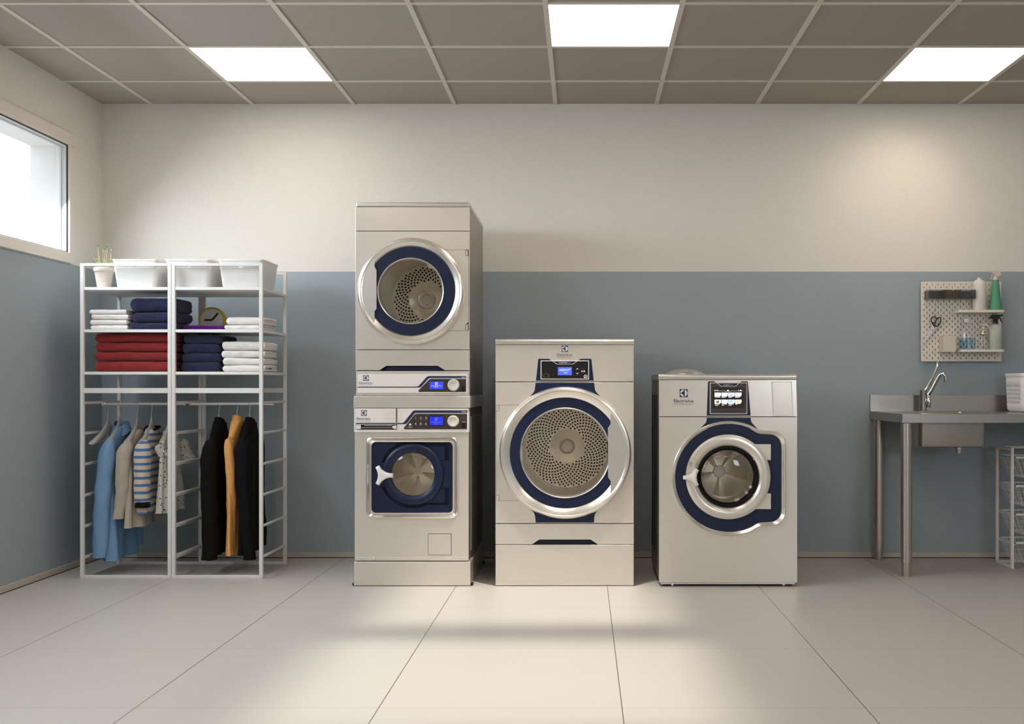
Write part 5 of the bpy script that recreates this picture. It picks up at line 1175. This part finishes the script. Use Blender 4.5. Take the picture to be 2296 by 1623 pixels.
SY = 6.255
def peg_shelf(x0, x1, zt, label):
    s = empty('pegboard_shelf', ((x0 + x1) / 2, PYF, zt), label, 'shelf', 'white pegboard shelves')
    m = MB(); t = .0155; c = .018
    pl_ = [(x0 + c * .6, SY), (x1 - c * .6, SY), (x1, SY + c * .6), (x1, PYF - .0005), (x0, PYF - .0005), (x0, SY + c * .6)]
    out = []; 
    pl_ = [(p[0], p[1]) for p in (circ(x0 + c, SY + c, c, 5, pi, 1.5 * pi, True) + circ(x1 - c, SY + c, c, 5, 1.5 * pi, 2 * pi, True) + [(x1, PYF - .0005), (x0, PYF - .0005)])]
    m.loft([[(p[0], p[1], zt - t) for p in pl_], [(p[0], p[1], zt) for p in pl_]], True, True, True); m.build('board', M['peg'], s, bevel=.001)
    m = MB(); [m.box(x - .002, x + .002, PYF - .001, PYB + .004, zt - t, zt - .004) for x in (pw(1010 + 30.2), pw(1372))]; m.build('peg', M['peg'], s, smooth=False)
    return s
US, LS = Z(694.3, SY), Z(783.0, SY)
peg_shelf(2.190, X(2254.6, SY), US, 'white shelf on the pegboard holding the green spray bottle'); peg_shelf(2.205, X(2254.6, SY), LS, 'white shelf on the pegboard holding the blue liquid bottle')
BYc = 6.305; bq = lambda u: X(2060 + u / 7.377, BYc)
bh = lambda v: Z(600 + v / 7.377, BYc)
def bottle(name, label, cat, cx, z): return empty(name, (cx, BYc, z), label, cat)
# frosted white bottle
b_ = bottle('bottle', 'tall frosted white bottle without cap on the upper pegboard shelf', 'bottle', bq(1002), US)
m = MB(); m.lathe([(.037, 0), (.0385, .003), (.0385, .148), (.0375, .156), (.034, .166), (.026, .174), (.016, .179), (.012, .182), (.012, .190), (.0105, .191), (.0105, .180), (1e-7, .17)], (bq(1002), BYc, US), 'z', 40); m.build('body', M['bottle_white'], b_)
# green spray bottle
gxc = bq(1268); b_ = bottle('spray_bottle', 'green cone-shaped spray bottle with white trigger on the upper shelf', 'spray bottle', gxc, US)
m = MB(); m.lathe([(.0355, 0), (.0362, .003), (.0358, .012), (.019, .168), (.0175, .176), (.0150, .178), (.0145, .182)], (gxc, BYc, US), 'z', 40); m.build('body', M['green'], b_)
m = MB(); m.lathe([(.0150, .178), (.0150, .190), (.011, .193), (.010, .200)], (gxc, BYc, US), 'z', 28)
q = [(-.030, .222), (-.030, .232), (.010, .232), (.024, .228), (.030, .212), (.034, .206), (.022, .204), (.012, .196), (-.010, .196), (-.012, .212), (-.020, .214), (-.020, .222)]
m.plate([(gxc + a, US + b) for a, b in q], BYc - .009, BYc + .009); m.lathe([(.0065, -.004), (.0065, .006)], (gxc - .032, BYc, US + .226), 'x', 16)
m.build('spray_head', M['trigger'], b_, bevel=.0015)
m = MB(); m.tube([(gxc - .016, BYc, US + .216), (gxc - .020, BYc, US + .205), (gxc - .022, BYc, US + .193), (gxc - .028, BYc, US + .180)], [.0035, .0035, .003, .002], 10); m.build('trigger', M['trigger'], b_)
# glass bottle with blue liquid
cxb = bq(800); b_ = bottle('glass_bottle', 'clear round bottle half full of blue liquid on the lower pegboard shelf', 'bottle', cxb, LS)
gl = [(.044, 0), (.0475, .003), (.0478, .10), (.0465, .112), (.042, .125), (.033, .137), (.022, .145), (.0145, .150), (.0135, .153), (.0135, .165)]
m = MB(); m.lathe(gl, (cxb, BYc, LS), 'z', 48); m.build('body', M['clear'], b_)
m = MB(); m.lathe([(1e-7, .003), (.043, .003), (.0452, .006), (.0452, .0665), (1e-7, .0665)], (cxb, BYc, LS), 'z', 48); m.build('liquid', M['blue_liquid'], b_)
m = MB(); m.lathe([(.0175, .158), (.018, .160), (.018, .180), (.0165, .183), (1e-7, .183)], (cxb, BYc, LS), 'z', 28); m.build('cap', M['panel_white'], b_)
# little pump bottle
cxp = bq(1065); b_ = bottle('pump_bottle', 'small clear glass bottle with metal pump on the lower pegboard shelf', 'pump bottle', cxp, LS)
m = MB(); gl = [(.026, 0), (.0285, .003), (.0285, .060), (.026, .072), (.020, .080), (.015, .084), (.015, .090)]
m.lathe(gl, (cxp, BYc, LS), 'z', 40); m.build('body', M['clear'], b_)
m = MB(); m.lathe([(.020, .086), (.022, .088), (.022, .098), (.018, .102), (.008, .104), (.0065, .112), (.008, .116), (.0045, .119), (.0040, .140), (.0055, .142), (.0055, .150), (.003, .153), (1e-7, .153)], (cxp, BYc, LS), 'z', 28)
m.tube([(cxp, BYc, LS + .146), (cxp + .016, BYc - .002, LS + .146), (cxp + .028, BYc - .004, LS + .140), (cxp + .036, BYc - .005, LS + .128), (cxp + .038, BYc - .005, LS + .122)], [.003, .003, .0028, .0025, .002], 10); m.build('pump', M['brass'], b_)
# pale green spray bottle with black trigger
cxs = bq(1268); b_ = bottle('spray_bottle', 'frosted spray bottle of pale green liquid with black trigger on the lower shelf', 'spray bottle', cxs, LS)
m = MB(); m.lathe([(.033, 0), (.036, .003), (.036, .122), (.034, .132), (.028, .140), (.018, .146), (.0135, .150), (.0135, .154)], (cxs, BYc, LS), 'z', 44); m.build('body', M['frost'], b_)
m = MB(); m.lathe([(1e-7, .002), (.032, .002), (.0345, .005), (.0345, .110), (1e-7, .110)], (cxs, BYc, LS), 'z', 40); m.build('liquid', M['green_liquid'], b_)
m = MB(); m.lathe([(.0145, .150), (.0145, .170), (.013, .172)], (cxs, BYc, LS), 'z', 24)
q = [(-.012, .171), (-.016, .181), (-.034, .183), (-.036, .189), (-.026, .194), (-.018, .205), (.042, .205), (.042, .198), (.034, .196), (.018, .184), (.012, .171)]
m.plate([(cxs + a, LS + b) for a, b in q], BYc - .010, BYc + .010); m.build('spray_head', M['black'], b_, bevel=.0015)
m = MB(); m.tube([(cxs + .020, BYc, LS + .192), (cxs + .028, BYc, LS + .182), (cxs + .032, BYc, LS + .170), (cxs + .042, BYc, LS + .155)], [.004, .004, .0035, .002], 10); m.build('trigger', M['black'], b_)
# beige letter box
m = MB(); xb0, xb1 = X(2114.5, 6.29), X(2142.5, 6.29)
m.rbox(xb0, xb1, 6.285, PYF - .0005, Z(789.3, 6.29), Z(752, 6.29), .002); tag(m.build('container_box', M['box_white'], None), 'plain beige box fixed to the pegboard left of the blue bottle', 'box')
# smoked three-compartment tray
ty0, ty1 = 6.262, PYF - .0005; tx0, tx1 = X(2085, ty0), X(2188, ty0); tz0, tz1 = Z(669.5, ty0), Z(649, ty0)
tr = empty('pegboard_tray', ((tx0 + tx1) / 2, PYF, tz0), 'smoked clear tray with three compartments at the top of the pegboard', 'tray')
m = MB(); t = .0025; cw = (tx1 - tx0) / 3
m.box(tx0, tx1, ty0, ty1, tz0, tz0 + t); m.box(tx0, tx1, ty1 - t, ty1, tz0 + t, tz1); m.box(tx0, tx1, ty0, ty0 + t, tz0 + t, tz1)
for i in range(4): a_ = tx0 + cw * i - (t if i else 0); m.box(a_, a_ + t, ty0 + t, ty1 - t, tz0 + t, tz1)
m.build('compartments', M['smoke'], tr, smooth=False)
m = MB()
for i in range(3): m.box(tx0 + cw * i + .003, tx0 + cw * (i + 1) - .003, ty0 - .0006, ty0 + .002, tz1, tz1 + .0025)
m.box(tx0, tx1, ty1 - .003, ty1, tz1, tz1 + .0025); m.build('rim', M['panel_white'], tr, smooth=False)
rng = random.Random(8)
nms = ['wooden clothespin leaning at the left of the middle tray compartment', 'wooden clothespin upright in the middle tray compartment, second from its left', 'wooden clothespin in the centre of the middle tray compartment', 'wooden clothespin leaning right in the middle tray compartment', 'wooden clothespin at the right wall of the middle tray compartment']
for i in range(5):
    m = MB(); cxx = tx0 + cw * 1.16 + i * cw * .165; lean = -.004 + .004 * i; y = ty0 + .018 + .012 * (i % 3)
    for s in (-1, 1):
        m.loft([[(cxx + s * .0028 + dx_ + lean * f_, y + dy_, tz0 + .003 + .050 * f_) for dx_, dy_ in ((-.0022, -.005), (.0022, -.005), (.0022, .005), (-.0022, .005))] for f_ in (0, .3, .7, 1)], True, True, True)
    o = m.build('clothespin', M['wood'], None, smooth=False, bevel=.0006); tag(o, nms[i], 'clothespin', 'clothespins in the smoked tray')
# scissors and hooks
def peg_hook(x, z, label):
    m = MB(); m.tube([(x, PYB + .002, z), (x, PYF - .006, z), (x + .001, PYF - .010, z - .008), (x + .002, PYF - .012, z - .026), (x + .001, PYF - .018, z - .036), (x, PYF - .028, z - .038), (x, PYF - .034, z - .030)], .0018, 8)
    return tag(m.build('hook', M['panel_white'], None), label, 'hook', 'hooks on the pegboard')
hx_ = pw(775); peg_hook(hx_, ph(428), 'small white hook on the pegboard carrying the scissors'); peg_hook(hx_, ph(850), 'small empty white hook at the bottom left of the pegboard')
sy = PYF - .020
sc_ = empty('scissors', (pw(775), sy, ph(560)), 'scissors with black handles hanging on the pegboard', 'scissors')
W2 = lambda u, v: (X(1930 + u / 4.773, sy), Z(600 + v / 4.773, sy))
def oval(cu, cv, a, b, ang, y, r0, r1):
    pts = []
    for i in range(32):
        t = 2 * pi * i / 32; u, v = a * cos(t), b * sin(t); p = W2(cu + u * cos(ang) - v * sin(ang), cv + u * sin(ang) + v * cos(ang)); pts.append((p[0], y, p[1]))
    return pts
m = MB(); m.tube(oval(780, 558, 29, 33, radians(15), sy - .002, 0, 0), .0030, 10, closed=True); m.tube([(W2(776, 585)[0], sy - .002, W2(776, 585)[1]), (W2(768, 600)[0], sy - .001, W2(768, 600)[1]), (W2(786, 628)[0], sy, W2(786, 628)[1])], [.0052, .0045, .003], 10); m.build('handle', M['black'], sc_)
m = MB(); m.tube(oval(828, 580, 26, 52, radians(24), sy + .003, 0, 0), .0030, 10, closed=True); m.tube([(W2(806, 622)[0], sy + .003, W2(806, 622)[1]), (W2(790, 634)[0], sy + .003, W2(790, 634)[1]), (W2(776, 650)[0], sy + .003, W2(776, 650)[1])], [.0045, .004, .003], 10); m.build('handle', M['black'], sc_)
m = MB(); m.plate([W2(757, 612), (W2(778, 602)), W2(786, 640), W2(776, 676), W2(664, 806), W2(668, 786), W2(748, 668)], sy - .001, sy + .001); m.build('blade', M['blade'], sc_, smooth=False)
m = MB(); m.plate([W2(808, 632), W2(792, 626), W2(752, 660), W2(672, 782), W2(662, 806), W2(772, 690)], sy + .0012, sy + .003); m.build('blade', M['blade'], sc_, smooth=False)
m = MB(); p = W2(765, 669); m.lathe([(.0028, 0), (.0028, -.002), (1e-7, -.0026)], (p[0], sy - .001, p[1]), 'y', 14); m.build('pivot', M['black'], sc_)
